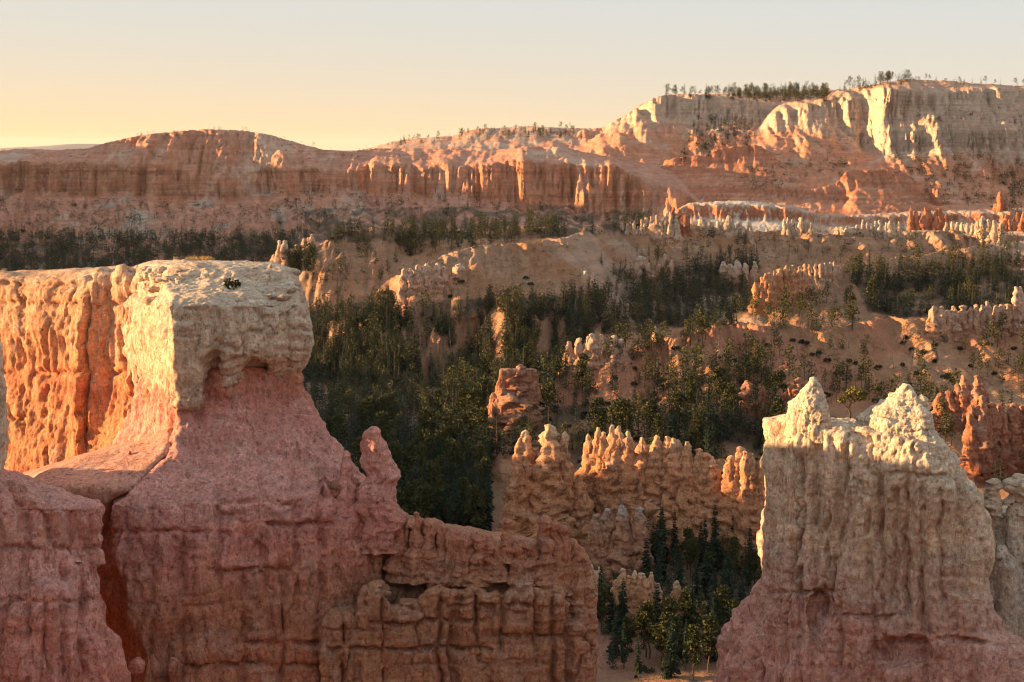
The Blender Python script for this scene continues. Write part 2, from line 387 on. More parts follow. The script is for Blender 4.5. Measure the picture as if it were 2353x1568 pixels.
# strata: push hard beds out of the cliffs
steep = sstep(.25, .8, 1 - np.abs(TN[..., 2]))
X_, Y_, Z_ = TV[..., 0], TV[..., 1], TV[..., 2]
zz = Z_ + 2.5 * noise2(X_ / 60, Y_ / 60)
lay = np.random.default_rng(8).uniform(-1, 1, 512); bed = lay[np.floor(zz / 5.0).astype(int) & 511] * .8 + lay[np.floor(zz / 11.0 + 100).astype(int) & 511] * .9
TV[..., 1] -= (steep * bed * 2.6 * np.clip(Y_ / 1500, .15, 1)).astype(np.float32)
TV[..., 2] += (noise2(X_ / 3.3, Y_ / 4.5) * .35 * np.clip(Y_ / 900, .2, 2.0)).astype(np.float32)
TN = grid_normals(TV); steep = sstep(.2, .7, 1 - np.abs(TN[..., 2]))

C = lambda *c: np.array(c, np.float32)
SALMON = C(.66, .275, .155); ORANGE = C(.60, .29, .15); CREAM = C(.63, .455, .335); RED = C(.48, .17, .09)
PALE = C(.68, .43, .30); WHITE = C(.70, .55, .43); PINK = C(.65, .295, .19); SAND = C(.60, .32, .185); YELLOW = C(.62, .45, .30)
def lerp(a, b, t): return a + (b - a) * np.asarray(t)[..., None]
names = [R['name'] for R in RIDGES]
def terrain_colors():
    X, Y, Z = TV[..., 0], TV[..., 1], TV[..., 2]
    big = fbm2(X / 160 + 3, Y / 160, 3); med = fbm2(X / 45, Y / 60 + 8, 3)
    zz = Z + 5 * noise2(X / 90, Y / 90)
    b1 = noise2(zz / 7.0, X / 500); b2 = noise2(zz / 3.0 + 50, X / 300)
    col = np.broadcast_to(SAND, TV.shape).copy()
    nm = np.array(names)[TR]
    m = nm == 'far_ridge'
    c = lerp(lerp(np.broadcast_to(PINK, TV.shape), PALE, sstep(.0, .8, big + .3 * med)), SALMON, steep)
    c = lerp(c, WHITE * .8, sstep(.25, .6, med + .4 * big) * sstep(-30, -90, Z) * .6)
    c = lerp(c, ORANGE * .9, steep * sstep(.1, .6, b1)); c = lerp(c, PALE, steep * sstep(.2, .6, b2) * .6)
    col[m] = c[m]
    m = nm == 'cliff_massif'
    hi = sstep(10, 45, Z + 16 * med + np.where(X > 480, 50, 0) * sstep(480, 640, X)) * (.55 + .45 * steep)
    c = lerp(lerp(np.broadcast_to(SALMON * 1.06, TV.shape), PALE, sstep(0, .8, med) * .6), CREAM * .98, hi)
    c = lerp(c, YELLOW, hi * sstep(.15, .5, b1) * .7); c = lerp(c, WHITE, hi * sstep(.1, .5, b2) * .5)
    c = lerp(c, ORANGE, sstep(98, 112, Z) * sstep(.2, .7, big + .5) * .5)
    col[m] = c[m]
    m = nm == 'far_plateau'; c = lerp(np.broadcast_to(PALE * .9, TV.shape), PINK, sstep(-.2, .5, med)); col[m] = c[m]
    m = nm == 'red_tier'
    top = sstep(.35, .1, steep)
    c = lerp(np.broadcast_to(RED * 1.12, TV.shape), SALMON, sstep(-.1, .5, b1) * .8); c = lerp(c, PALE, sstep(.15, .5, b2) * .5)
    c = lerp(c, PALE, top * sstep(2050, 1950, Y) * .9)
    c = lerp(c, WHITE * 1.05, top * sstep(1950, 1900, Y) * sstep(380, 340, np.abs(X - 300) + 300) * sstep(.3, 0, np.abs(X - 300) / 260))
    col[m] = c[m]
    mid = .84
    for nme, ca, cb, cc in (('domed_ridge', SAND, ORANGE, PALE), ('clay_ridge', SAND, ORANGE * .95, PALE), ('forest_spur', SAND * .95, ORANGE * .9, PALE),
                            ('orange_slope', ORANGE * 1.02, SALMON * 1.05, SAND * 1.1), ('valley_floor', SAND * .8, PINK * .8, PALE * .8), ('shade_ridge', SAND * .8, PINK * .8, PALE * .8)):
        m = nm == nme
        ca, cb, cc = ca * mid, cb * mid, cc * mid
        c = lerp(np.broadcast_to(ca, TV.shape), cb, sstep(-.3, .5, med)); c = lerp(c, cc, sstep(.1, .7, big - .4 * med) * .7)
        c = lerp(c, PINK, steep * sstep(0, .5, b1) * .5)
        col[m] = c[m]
    px, py = proj(X, Y, Z)
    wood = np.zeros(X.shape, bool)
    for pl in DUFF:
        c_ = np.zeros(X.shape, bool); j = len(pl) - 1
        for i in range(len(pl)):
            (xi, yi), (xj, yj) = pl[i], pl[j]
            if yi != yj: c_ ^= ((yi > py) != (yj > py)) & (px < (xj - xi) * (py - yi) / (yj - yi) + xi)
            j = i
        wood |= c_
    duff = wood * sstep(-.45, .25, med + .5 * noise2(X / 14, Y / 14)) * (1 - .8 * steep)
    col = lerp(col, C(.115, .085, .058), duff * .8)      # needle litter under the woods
    return col
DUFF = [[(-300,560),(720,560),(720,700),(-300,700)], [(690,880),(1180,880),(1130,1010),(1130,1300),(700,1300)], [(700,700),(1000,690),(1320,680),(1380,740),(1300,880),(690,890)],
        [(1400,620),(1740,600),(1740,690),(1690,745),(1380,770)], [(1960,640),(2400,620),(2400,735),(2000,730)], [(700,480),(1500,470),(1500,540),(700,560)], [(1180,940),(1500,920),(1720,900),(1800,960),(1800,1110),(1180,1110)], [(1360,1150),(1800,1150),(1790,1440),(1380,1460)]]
TC = terrain_colors()

def terrain_mat():
    m, nt, b = new_mat('clay_and_rock')
    at = N(nt, 'ShaderNodeAttribute', attribute_name='Col'); geo = N(nt, 'ShaderNodeNewGeometry'); pos = geo.outputs['Position']
    f1 = noise_node(nt, pos, .055, 6, .6); f2 = noise_node(nt, pos, .5, 5, .65)
    st = noise_node(nt, pos, 1.0, 4, .6, (.012, .012, .28)); vs = noise_node(nt, pos, 1.0, 4, .6, (.10, .10, .03))
    k = mathn(nt, 'MULTIPLY', mrange(nt, f1, .3, .7, .82, 1.18), mrange(nt, f2, .25, .75, .84, 1.16))
    k = mathn(nt, 'MULTIPLY', k, mrange(nt, st, .3, .7, .85, 1.15))
    k = mathn(nt, 'MULTIPLY', k, mrange(nt, vs, .3, .7, .95, 1.05))
    col = mixrgb(nt, 'MULTIPLY', 1.0, at.outputs['Color'], (1, 1, 1))
    vm = N(nt, 'ShaderNodeVectorMath', operation='SCALE'); L(nt, at.outputs['Color'], vm.inputs[0]); L(nt, k, vm.inputs['Scale'])
    L(nt, vm.outputs[0], b.inputs['Base Color'])
    f3 = noise_node(nt, pos, .16, 6, .7)
    n = bump(nt, f2, 1.0, 2.0); n = bump(nt, f3, 1.0, 4.5, n); n = bump(nt, st, .8, 2.4, n); n = bump(nt, vs, .5, 1.6, n)
    L(nt, n, b.inputs['Normal'])
    return m
MT = terrain_mat()
NICE = {'far_plateau': 'far_plateau', 'far_ridge': 'far_ridge', 'cliff_massif': 'cliff_plateau', 'red_tier': 'red_rock_terrace', 'domed_ridge': 'domed_hill',
        'clay_ridge': 'clay_hills', 'forest_spur': 'forest_spur', 'orange_slope': 'orange_hill', 'valley_floor': 'valley_floor', 'shade_ridge': 'added_shade_ridge'}  # last entry: unseen ridges added to cast shade
def split_terrain():
    idx = np.arange(NA * NR).reshape(NA, NR)
    F = np.stack([idx[:-1, :-1], idx[1:, :-1], idx[1:, 1:], idx[:-1, 1:]], -1).reshape(-1, 4)
    nm = np.array(names)[TR]; fid = nm[:-1, :-1].reshape(-1); V = TV.reshape(-1, 3); Cc = TC.reshape(-1, 3)
    for n_ in dict.fromkeys(names):
        f = F[fid == n_]
        if len(f) == 0: continue
        u, inv = np.unique(f, return_inverse=True)
        tag(obj(NICE[n_], mesh_np(NICE[n_], V[u], inv.reshape(-1, 4), MT, True, Cc[u])), kind='structure')
split_terrain()
# the open country beyond: a plain to the horizon and a far tableland
def far_country():
    m, nt, b = new_mat('far_country'); b.inputs['Base Color'].default_value = (.34, .27, .24, 1)
    r = [4000, 9000, 20000, 45000, 90000]; v = []; f = []
    n = 72
    for k, q in enumerate(r):
        for i in range(n):
            t = 2 * math.pi * i / n; v.append((q * math.sin(t), q * math.cos(t), -330 + 40 * (k == 4) - 60 * (k == 0)))
    for k in range(len(r) - 1):
        for i in range(n): f.append((k * n + i, k * n + (i + 1) % n, (k + 1) * n + (i + 1) % n, (k + 1) * n + i))
    tag(obj('plain', mesh_np('plain', np.array(v), np.array(f), m)), kind='structure')
    xs = np.linspace(-16000, 12000, 160); top = -70 + 120 * fbm2(xs / 4200, xs * 0 + 2, 3) + np.where(xs < -4500, 60, 0)
    rows = []
    for yo, k in ((-1400, 0), (-700, .25), (-250, .8), (0, 1), (2500, 1), (4200, 0)):
        rows.append(np.stack([xs, 26000 + yo + 300 * noise2(xs / 1500, xs * 0 + yo), -340 + (top + 340) * k], 1))
    V = np.concatenate(rows); nx = len(xs)
    F = [(a * nx + i, a * nx + i + 1, (a + 1) * nx + i + 1, (a + 1) * nx + i) for a in range(5) for i in range(nx - 1)]
    tag(obj('far_tableland', mesh_np('far_tableland', V, np.array(F), m)), kind='structure')
far_country()

def rim_plateau():      # the ground behind the viewer
    m, nt, b = new_mat('rim_ground'); geo = N(nt, 'ShaderNodeNewGeometry'); f = noise_node(nt, geo.outputs['Position'], .2, 5, .6)
    L(nt, mixrgb(nt, 'MIX', f, (.36, .24, .16), (.46, .30, .20)), b.inputs['Base Color'])
    xs = np.linspace(-3000, 3000, 61); ys = np.array([1.5, -3, -20, -80, -300, -1000, -3000.]); V = []
    for y in ys:
        for x in xs: V.append((x * (1 if y < -10 else .02 * (1 + abs(y) / 3)), y, -1.9 + (.4 * noise2(x / 40, y / 40) if y < -4 else 0)))
    nx = len(xs); F = [(a * nx + i, a * nx + i + 1, (a + 1) * nx + i + 1, (a + 1) * nx + i) for a in range(len(ys) - 1) for i in range(nx - 1)]
    tag(obj('rim_ground', mesh_np('rim_ground', np.array(V, float), np.array(F), m)), kind='structure')
rim_plateau()
# ---------------------------------------------------------------- rock
def rock_mat(name, stops, zr, s=1.0, warp=1.2, streak=.7, pebble=1.0, pit_shade=.65):
    """stops: (0..1 from bottom to top, colour); zr: world heights; s: size of the grain in metres"""
    m, nt, b = new_mat(name)
    geo = N(nt, 'ShaderNodeNewGeometry'); pos = geo.outputs['Position']
    sx = N(nt, 'ShaderNodeSeparateXYZ'); L(nt, pos, sx.inputs[0])
    wz = noise_node(nt, pos, .22 / s, 5, .6)
    z = mathn(nt, 'ADD', sx.outputs[2], mathn(nt, 'MULTIPLY', mathn(nt, 'SUBTRACT', wz, .5), warp * 4))
    f = mrange(nt, z, zr[0], zr[1], 0, 1)
    cr = N(nt, 'ShaderNodeValToRGB'); L(nt, f, cr.inputs[0]); el = cr.color_ramp.elements
    while len(el) < len(stops): el.new(.5)
    for e, (p, c) in zip(el, stops): e.position = p; e.color = (*[float(q) for q in c], 1)
    cmb = N(nt, 'ShaderNodeCombineXYZ'); L(nt, mathn(nt, 'MULTIPLY', sx.outputs[0], .04), cmb.inputs[0]); L(nt, mathn(nt, 'MULTIPLY', sx.outputs[1], .04), cmb.inputs[1]); L(nt, mathn(nt, 'ADD', sx.outputs[2], mathn(nt, 'MULTIPLY', wz, 1.5 * s)), cmb.inputs[2])
    st = noise_node(nt, cmb.outputs[0], 1.6 / s, 5, .65)
    vs = noise_node(nt, pos, 1.0, 5, .65, (1.7 / s, 1.7 / s, .16 / s))
    big = noise_node(nt, pos, .35 / s, 5, .6); fine = noise_node(nt, pos, 3.2 / s, 6, .7); grit = noise_node(nt, pos, 9 / s, 3, .7)
    k = mathn(nt, 'MULTIPLY', mrange(nt, st, .3, .7, .82, 1.18), mrange(nt, vs, .3, .7, 1 - .28 * streak, 1 + .28 * streak))
    k = mathn(nt, 'MULTIPLY', k, mrange(nt, fine, .28, .72, .64, 1.34)); k = mathn(nt, 'MULTIPLY', k, mrange(nt, grit, .3, .7, .8, 1.2))
    gc = mixrgb(nt, 'MIX', mrange(nt, big, .54, .72, 0, .38), cr.outputs[0], (.60, .48, .39))      # lime wash and lichen-grey patches
    oc = mixrgb(nt, 'MIX', mrange(nt, big, .5, .3, 0, .35), gc, (.57, .26, .145))
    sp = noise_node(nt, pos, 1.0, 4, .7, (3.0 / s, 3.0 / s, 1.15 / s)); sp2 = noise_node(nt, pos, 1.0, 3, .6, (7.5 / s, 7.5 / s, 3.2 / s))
    spk = mathn(nt, 'MAXIMUM', mrange(nt, sp, .585, .68, 0, 1), mathn(nt, 'MULTIPLY', mrange(nt, sp2, .60, .70, 0, 1), .8))   # dark-red specks: weathering, plus the shade of pits put into the colour
    oc = mixrgb(nt, 'MULTIPLY', mathn(nt, 'MULTIPLY', spk, pit_shade), oc, (.50, .36, .30))
    vm = N(nt, 'ShaderNodeVectorMath', operation='SCALE'); L(nt, oc, vm.inputs[0]); L(nt, k, vm.inputs['Scale'])
    L(nt, vm.outputs[0], b.inputs['Base Color'])
    vo = N(nt, 'ShaderNodeTexVoronoi'); vo.inputs['Scale'].default_value = 2.2 / s
    mp = N(nt, 'ShaderNodeMapping'); mp.inputs['Scale'].default_value = (1, 1, .45); L(nt, pos, mp.inputs[0])
    L(nt, mp.outputs[0], vo.inputs['Vector'])
    n = bump(nt, mathn(nt, 'MULTIPLY', spk, -1.0), .8, .12 * s); n = bump(nt, vs, .9, .22 * s, n); n = bump(nt, st, .6, .25 * s, n); n = bump(nt, fine, 1.0, .22 * s * pebble, n)
    n = bump(nt, vo.outputs['Distance'], .7, .10 * s * pebble, n); n = bump(nt, grit, .8, .06 * s * pebble, n)
    L(nt, n, b.inputs['Normal'])
    return m

def ring_solid(rings, sub=5, seg=6):
    """closed solid from rings of 3-D points (top first); subdivided linearly"""
    R = np.array(rings, float); k, n = R.shape[:2]
    t = np.linspace(0, k - 1, (k - 1) * sub + 1); i = np.minimum(t.astype(int), k - 2); f = (t - i)[:, None, None]
    R = R[i] * (1 - f) + R[i + 1] * f
    m = n * seg; u = np.arange(m) / seg; j = u.astype(int); f = (u - j)[None, :, None]
    R = R[:, j % n] * (1 - f) + R[:, (j + 1) % n] * f
    return R
def grid_closed(R, close=True):
    k, m = R.shape[:2]; idx = np.arange(k * m).reshape(k, m)
    a, b = idx[:-1], idx[1:]; F = np.stack([a, b, np.roll(b, -1, 1), np.roll(a, -1, 1)], -1).reshape(-1, 4)
    V = R.reshape(-1, 3); T = []
    if close:
        V = np.vstack([V, R[0].mean(0), R[-1].mean(0)]); c0, c1 = k * m, k * m + 1
        T = [(idx[0, (i + 1) % m], c0, idx[0, i], idx[0, i]) for i in range(m)] + [(idx[-1, i], c1, idx[-1, (i + 1) % m], idx[-1, i]) for i in range(m)]
    return V, F, T
def loft(Y0, rows, n=3.0, skew=0.0, seg=48, sub=4):
    """rows: (py, px left, px right, depth in front, depth behind)"""
    th = np.linspace(0, 2 * math.pi, seg, endpoint=False); c, s = np.cos(th), np.sin(th)
    ex = np.sign(c) * np.abs(c) ** (2 / n); ey = np.sign(s) * np.abs(s) ** (2 / n)
    rr = []
    for py, l, r, df, db in rows:
        a = P(l, py, Y0); b = P(r, py, Y0); xc = (a[0] + b[0]) / 2; hw = (b[0] - a[0]) / 2
        x = xc + hw * ex; y = Y0 + np.where(ey < 0, ey * df, ey * db) + skew * (x - xc)
        rr.append(np.stack([x, y, np.full(seg, a[2])], 1))
    R = np.array(rr); k = len(R); t = np.linspace(0, k - 1, (k - 1) * sub + 1); i = np.minimum(t.astype(int), k - 2); f = (t - i)[:, None, None]
    return R[i] * (1 - f) + R[i + 1] * f
def fuse(name, grids, voxel, smooth=4, cull=1690):
    """union of closed solids on a voxel grid -> vertices, quads"""
    vs, fs, off = [], [], 0
    for R in grids:
        V, F, T = grid_closed(R); vs.append(V); fs += [tuple(q + off for q in f) for f in F.tolist()]
        fs += [tuple(q + off for q in f[:3]) for f in T]; off += len(V)
    me = bpy.data.meshes.new('tmp'); me.from_pydata(np.vstack(vs).tolist(), [], fs); me.update()
    o = bpy.data.objects.new('tmp', me); COL.objects.link(o)
    md = o.modifiers.new('r', 'REMESH'); md.mode = 'VOXEL'; md.voxel_size = voxel; md.adaptivity = 0
    dg = bpy.context.evaluated_depsgraph_get(); ev = o.evaluated_get(dg); e = ev.to_mesh()
    nv, nf = len(e.vertices), len(e.polygons)
    V = np.empty(nv * 3, np.float32); e.vertices.foreach_get('co', V); V = V.reshape(-1, 3)
    F = np.empty(nf * 4, np.int32); e.loops.foreach_get('vertex_index', F); F = F.reshape(-1, 4)
    ev.to_mesh_clear(); bpy.data.objects.remove(o); bpy.data.meshes.remove(me)
    E = np.concatenate([F[:, [0, 1]], F[:, [1, 2]], F[:, [2, 3]], F[:, [3, 0]]])
    for _ in range(smooth):
        acc = np.zeros_like(V); cnt = np.bincount(E[:, 0], minlength=nv) + np.bincount(E[:, 1], minlength=nv)
        for k in range(3):
            acc[:, k] = np.bincount(E[:, 0], V[E[:, 1], k], nv) + np.bincount(E[:, 1], V[E[:, 0], k], nv)
        V = V + .6 * (acc / np.maximum(cnt, 1)[:, None] - V)
    if cull:       # drop what faces well away from the viewer's side, and what lies buried
        Nn = vnormals(V, F); fn = Nn[F[:, 0]]; fc = V[F[:, 0]]; dv = fc / np.linalg.norm(fc, axis=1)[:, None]
        keep = (((fn * dv).sum(1) < .28) | (fn[:, 0] < -.55)) & (proj(fc[:, 0], fc[:, 1], fc[:, 2])[1] < cull)
        if cull < 1691: px_ = proj(fc[:, 0], fc[:, 1], fc[:, 2])[0]; keep &= (px_ > -170) & (px_ < 2530)
        F = F[keep]; u, inv = np.unique(F, return_inverse=True); V = V[u]; F = inv.reshape(-1, 4)
    return V.astype(np.float32), F
def vnormals(V, F):
    n = np.cross(V[F[:, 2]] - V[F[:, 0]], V[F[:, 3]] - V[F[:, 1]]); o = np.zeros_like(V)
    for k in range(4):
        for c in range(3): o[:, c] += np.bincount(F[:, k], n[:, c], len(V))
    return o / np.maximum(np.linalg.norm(o, axis=1), 1e-9)[:, None]
_LAY = np.random.default_rng(21).uniform(-1, 1, 512).astype(np.float32)
def bill(p): return np.abs(noise3(p)) * 1.7 - .45
def erode(V, Nn, s=1.0, seed=0.0, flute=.7, lump=.4, beds=.22, rough=.16, crack=.25, plates=.16, layers=.0):
    """weathering: rills down the face, hard and soft beds, spalled plates, pitted skin. s in metres"""
    p = (V / s + seed * 7.31).astype(np.float32)
    q = p * np.array([1, 1, .15], np.float32)
    up = sstep(.45, .85, Nn[:, 2]); side = 1 - .65 * up
    d = flute * bill(q / 3.6) * side
    d += flute * .55 * bill(q / 1.5 + 9) * side
    d += flute * .26 * noise3(p * np.array([1, 1, .22], np.float32) / .6 + 19) * side
    n_l = fbm3(p / 4.4, 2); d += lump * n_l
    bz = p[:, 2] + noise2(p[:, 0] / 9, p[:, 1] / 9) * 1.2
    mask = sstep(-.25, .35, noise3(p / 5.5 + 3)); mask2 = sstep(-.15, .3, noise3(p / 3.1 + 23))
    d += beds * (noise2(bz / 1.9, p[:, 0] / 25) + .6 * noise2(bz / .7, p[:, 0] / 12 + 30)) * (1 - .8 * up) * (.3 + .7 * mask)
    g = np.abs(noise2(bz / 2.6 + 11, p[:, 0] / 40 + p[:, 1] / 40)); d -= beds * 1.7 * sstep(.07, .0, g) * (1 - up) * mask2
    cr = np.abs(noise3(p * np.array([1, 1, .30], np.float32) / 4.2 + 31) + .12 * noise3(p / .9)); d -= crack * .7 * sstep(.05, 0, cr) * (1 - up) * (1 - mask * .7)
    if layers:
        lz = bz / .95 + .25 * noise3(p / 2.2 + 77); li = np.floor(lz); fr = lz - li
        hsh = _LAY[li.astype(int) & 511]; edge = 1 - np.abs(2 * fr - 1) ** 5
        d += layers * (hsh * (.35 + .65 * mask) + .55 * (edge - 1) * mask2) * (1 - .85 * up)
        l2 = bz / .37 + .3 * noise3(p / 1.3 + 5); d += layers * .35 * _LAY[(np.floor(l2).astype(int) + 200) & 511] * (1 - .85 * up) * mask
    pl = noise3(p * np.array([1, 1, .6], np.float32) / 1.7 + 51); d += plates * (np.round(pl * 3.2) / 3.2 * .75 + pl * .25)
    f1 = p * np.array([1, 1, .55], np.float32)
    d += rough * (.75 * noise3(f1 / .75) + .7 * noise3(f1 / .38 + 7) + .55 * noise3(f1 / .2 + 3))
    hn = Nn.copy(); hn[:, 2] *= .55
    return (V + hn * (d * s)[:, None]).astype(np.float32)
def rock_part(name, grids, voxel, mat, parent, s=1.0, seed=0, smooth=4, carve=(), joints=(), cull=1690, **kw):
    V, F = fuse(name, grids, voxel, smooth, cull); Nn = vnormals(V, F)
    for px, py, Yc, rx, rz, dp in carve:         # alcoves worn into the face: half width, half height (picture points), depth (m)
        x_, y_ = proj(V[:, 0], V[:, 1], V[:, 2]); r2 = ((x_ - px) / rx) ** 2 + ((y_ - py) / rz) ** 2 + .25 * noise3(V / 1.1)
        V[:, 1] += dp * sstep(1.15, .35, r2) * (Nn[:, 1] < .2)
    V = erode(V, vnormals(V, F) if len(carve) else Nn, s, seed, **kw)
    if len(joints):                              # open joints and bedding planes: ('v' or 'h', at, from, to, depth m, half width in picture points)
        x_, y_ = proj(V[:, 0], V[:, 1], V[:, 2]); w1 = 9 * noise2(y_ / 60, x_ / 400) + 4 * noise2(y_ / 17, x_ / 60); w2 = 7 * noise2(x_ / 70, y_ / 400) + 4 * noise2(x_ / 18, y_ / 50)
        dd = np.zeros(len(V), np.float32); gap = sstep(-.5, .1, noise3(V / 1.6 + 8))
        for kd, at_, a_, b_, dp, hw in joints:
            u, t = (x_ - at_ - w1, y_) if kd == 'v' else (y_ - at_ - w2, x_)
            dd = np.maximum(dd, dp * np.exp(-(u / hw) ** 2) * sstep(a_ - 25, a_ + 10, t) * sstep(b_ + 25, b_ - 10, t) * (.35 + .65 * gap))
        V = V - (Nn * np.array([1, 1, .4], np.float32)) * (dd * (Nn[:, 1] < .3))[:, None]
    o = obj(name, mesh_np(name, V, F, mat), parent)
    return o
def spire_grid(px, top, base, wt, wb, Y, depth=1.0, knob=.0, lean=0, seg=26, rows=34, s=1.0, seed=0.0, beds=.16, flute=.22, lump=.22, power=1.3, yb=0.0):
    """one pillar: narrow head, spreading foot; px, top, base in picture points, widths in picture points"""
    t = np.linspace(0, 1, rows) ** 1.3; th = np.linspace(0, 2 * math.pi, seg, endpoint=False)
    zt = P(px, top, Y)[2]; zb = P(px, base, Y)[2]; k = Y / FPX
    x0 = P(px, (top + base) / 2, Y)[0]
    z = zt + (zb - zt) * t; hm = max(zt - zb, .01)
    r = (wt + (wb - wt) * t ** power) * k * .5
    hw = wt * k / hm                                    # head size as a fraction of the height
    r = r * (1 + knob * np.exp(-((t - .55 * hw) / (.45 * hw + 1e-4)) ** 2) - knob * .7 * np.exp(-((t - 1.6 * hw) / (.5 * hw + 1e-4)) ** 2))
    r = r * np.clip(t / (.45 * hw + 1e-4) + .25, 0, 1) ** .6
    sd = seed * 3.7; hs = s
    Z, TH = np.meshgrid(z, th, indexing='ij'); Rr = np.repeat(r[:, None], seg, 1)
    cx, sx_ = np.cos(TH), np.sin(TH)
    q = (np.stack([x0 + cx * Rr, Y + sx_ * Rr, Z], -1) / hs + sd).astype(np.float32)
    mod = 1 + flute * bill(q * np.array([1, 1, .2], np.float32) / 1.5) * 1.2 + lump * fbm3(q / 2.6, 3)
    bz = q[..., 2]; mod += beds * (noise2(bz / 1.1, q[..., 0] / 15) + .7 * noise2(bz / .45 + 5, q[..., 0] / 9))
    mod += .10 * bill(q / .55)
    Rr = Rr * np.clip(mod, .35, 1.8)
    xc = x0 + lean * k * (1 - t)[:, None] + (.5 * wt * k * (noise2(np.full(1, sd), t * 4) + .5 * noise2(np.full(1, sd + 9), t * 11)))[:, None]
    return np.stack([xc + cx * Rr, Y + yb * t[:, None] + sx_ * Rr * depth, Z + .05 * hs * fbm3(q * 1.7, 2)], -1)
def grid_mesh(name, R, mat):
    V, F, T = grid_closed(R); F = np.vstack([F, np.array(T, int)[:, [0, 1, 2, 2]]]) if False else F
    me = bpy.data.meshes.new(name)
    k, m = R.shape[:2]; V = np.vstack([R.reshape(-1, 3), R[0].mean(0)])
    idx = np.arange(k * m).reshape(k, m)
    fl = F.tolist() + [[int(idx[0, (i + 1) % m]), k * m, int(idx[0, i])] for i in range(m)]
    me.from_pydata(V.tolist(), [], fl); me.polygons.foreach_set('use_smooth', np.ones(len(fl), bool)); me.materials.append(mat); me.update()
    return me
# ---------------------------------------------------------------- foreground formations
def zat(py, Y): return P(0, py, Y)[2]
c_cream = (.72, .53, .37); c_buff = (.69, .47, .32); c_pink = (.69, .325, .262); c_rose = (.64, .262, .20); c_or = (.62, .275, .13); c_red = (.56, .20, .10); c_rust = (.49, .205, .125)
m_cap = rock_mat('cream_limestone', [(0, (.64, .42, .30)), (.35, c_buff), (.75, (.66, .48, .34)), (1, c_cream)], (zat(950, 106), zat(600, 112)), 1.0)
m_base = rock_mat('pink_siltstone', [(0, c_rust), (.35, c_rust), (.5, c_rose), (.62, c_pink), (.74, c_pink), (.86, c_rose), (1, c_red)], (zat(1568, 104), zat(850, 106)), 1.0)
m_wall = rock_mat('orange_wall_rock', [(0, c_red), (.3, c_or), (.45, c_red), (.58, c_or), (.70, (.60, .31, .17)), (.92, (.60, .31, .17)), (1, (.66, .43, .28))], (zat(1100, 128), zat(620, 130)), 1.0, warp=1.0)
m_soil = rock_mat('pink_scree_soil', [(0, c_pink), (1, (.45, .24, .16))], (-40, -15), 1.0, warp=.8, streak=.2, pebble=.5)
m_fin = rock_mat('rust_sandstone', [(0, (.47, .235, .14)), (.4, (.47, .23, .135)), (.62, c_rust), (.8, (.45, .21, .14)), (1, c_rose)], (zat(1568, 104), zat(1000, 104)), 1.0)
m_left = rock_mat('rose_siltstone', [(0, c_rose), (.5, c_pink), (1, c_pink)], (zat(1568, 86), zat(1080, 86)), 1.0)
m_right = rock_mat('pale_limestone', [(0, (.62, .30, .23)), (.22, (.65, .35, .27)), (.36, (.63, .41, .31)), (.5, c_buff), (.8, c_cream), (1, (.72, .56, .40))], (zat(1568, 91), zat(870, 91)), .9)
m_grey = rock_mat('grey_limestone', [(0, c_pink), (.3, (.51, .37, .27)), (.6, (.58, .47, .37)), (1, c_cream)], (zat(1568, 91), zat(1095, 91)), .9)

def ring(*pts): return [P(*p) for p in pts]
def poly(rows):           # rows: (py, [(px, Y), ...])
    return [[P(x, py, Y) for x, Y in pts] for py, pts in rows]
FV = .15
# --- the butte on the left
butte = tag(empty('rock_butte', tuple(P(500, 1568, 110))), 'big flat-topped rock butte with cream cap over a flaring pink base, left foreground', 'butte')
def under(o, root):      # keep world positions when a root Empty stands elsewhere
    o.matrix_parent_inverse = Matrix.Translation(root.location).inverted(); return o
back = [(700, 122), (500, 138)]
cap = poly([(601, [(440,117),(520,117),(580,118),(600,121),(500,130),(360,126)]),
            (608, [(402,114.5),(530,114),(625,115.4),(640,122),(500,135),(322,126.5)]),
            (622, [(385,113),(540,112),(664,113.4),(670,122),(500,137),(300,127)]),
            (652, [(376,111),(545,110.4),(684,112),(692,122),(500,138),(284,128)]),
            (682, [(392,106.8),(555,107.6),(690,110.2),(700,122),(500,138),(276,128)]),
            (700, [(388,104.2),(560,105.7),(700,109.2),(704,122),(500,138),(273,128)]),
            (760, [(390,104),(560,105.4),(716,109),(706,122),(500,138),(270,128)]),
            (812, [(393,104),(560,105.4),(716,109),(706,122),(500,138),(272,128)]),
            (832, [(396,104.2),(560,106),(702,109.3),(700,122),(500,137),(278,128)]),
            (870, [(399,104.6),(520,107.2),(668,110.5),(680,122),(500,136),(286,128)]),
            (938, [(402,105.4),(462,107.2),(600,112),(640,121),(500,134),(300,128)])])
cap_parts = [ring_solid(cap)]
for cx, t, b, wdt, y in ((432,690,945,80,104.9),(528,720,892,34,106.6),(556,780,870,26,106.8)):
    cap_parts.append(loft(y + 1.2, [(t, cx - wdt*.3, cx + wdt*.3, .5, 1.5), (t + 30, cx - wdt*.45, cx + wdt*.45, 1.2, 2), ((t + b)/2, cx - wdt*.5, cx + wdt*.5, 1.5, 2), (b - 12, cx - wdt*.5, cx + wdt*.46, 1.5, 2), (b, cx - wdt*.4, cx + wdt*.4, .9, 1.5)], n=4))
under(rock_part('caprock', cap_parts, .148, m_cap, butte, 1.0, 1, 3, joints=(('v',505,700,860,.35,6),('v',610,690,840,.4,6),('v',662,690,840,.35,6),('v',455,700,930,.25,6),('v',560,720,830,.3,6),('h',697,390,690,.5,6),('h',668,400,690,.4,5),('h',760,560,715,.3,5),('h',640,330,640,.35,5)), carve=((488,868,105,26,62,1.6),(585,848,106,34,26,1.2),(640,700,107,30,20,.4)), flute=.30, lump=.34, beds=.14, rough=.15, plates=.2, crack=.5, layers=.17), butte)
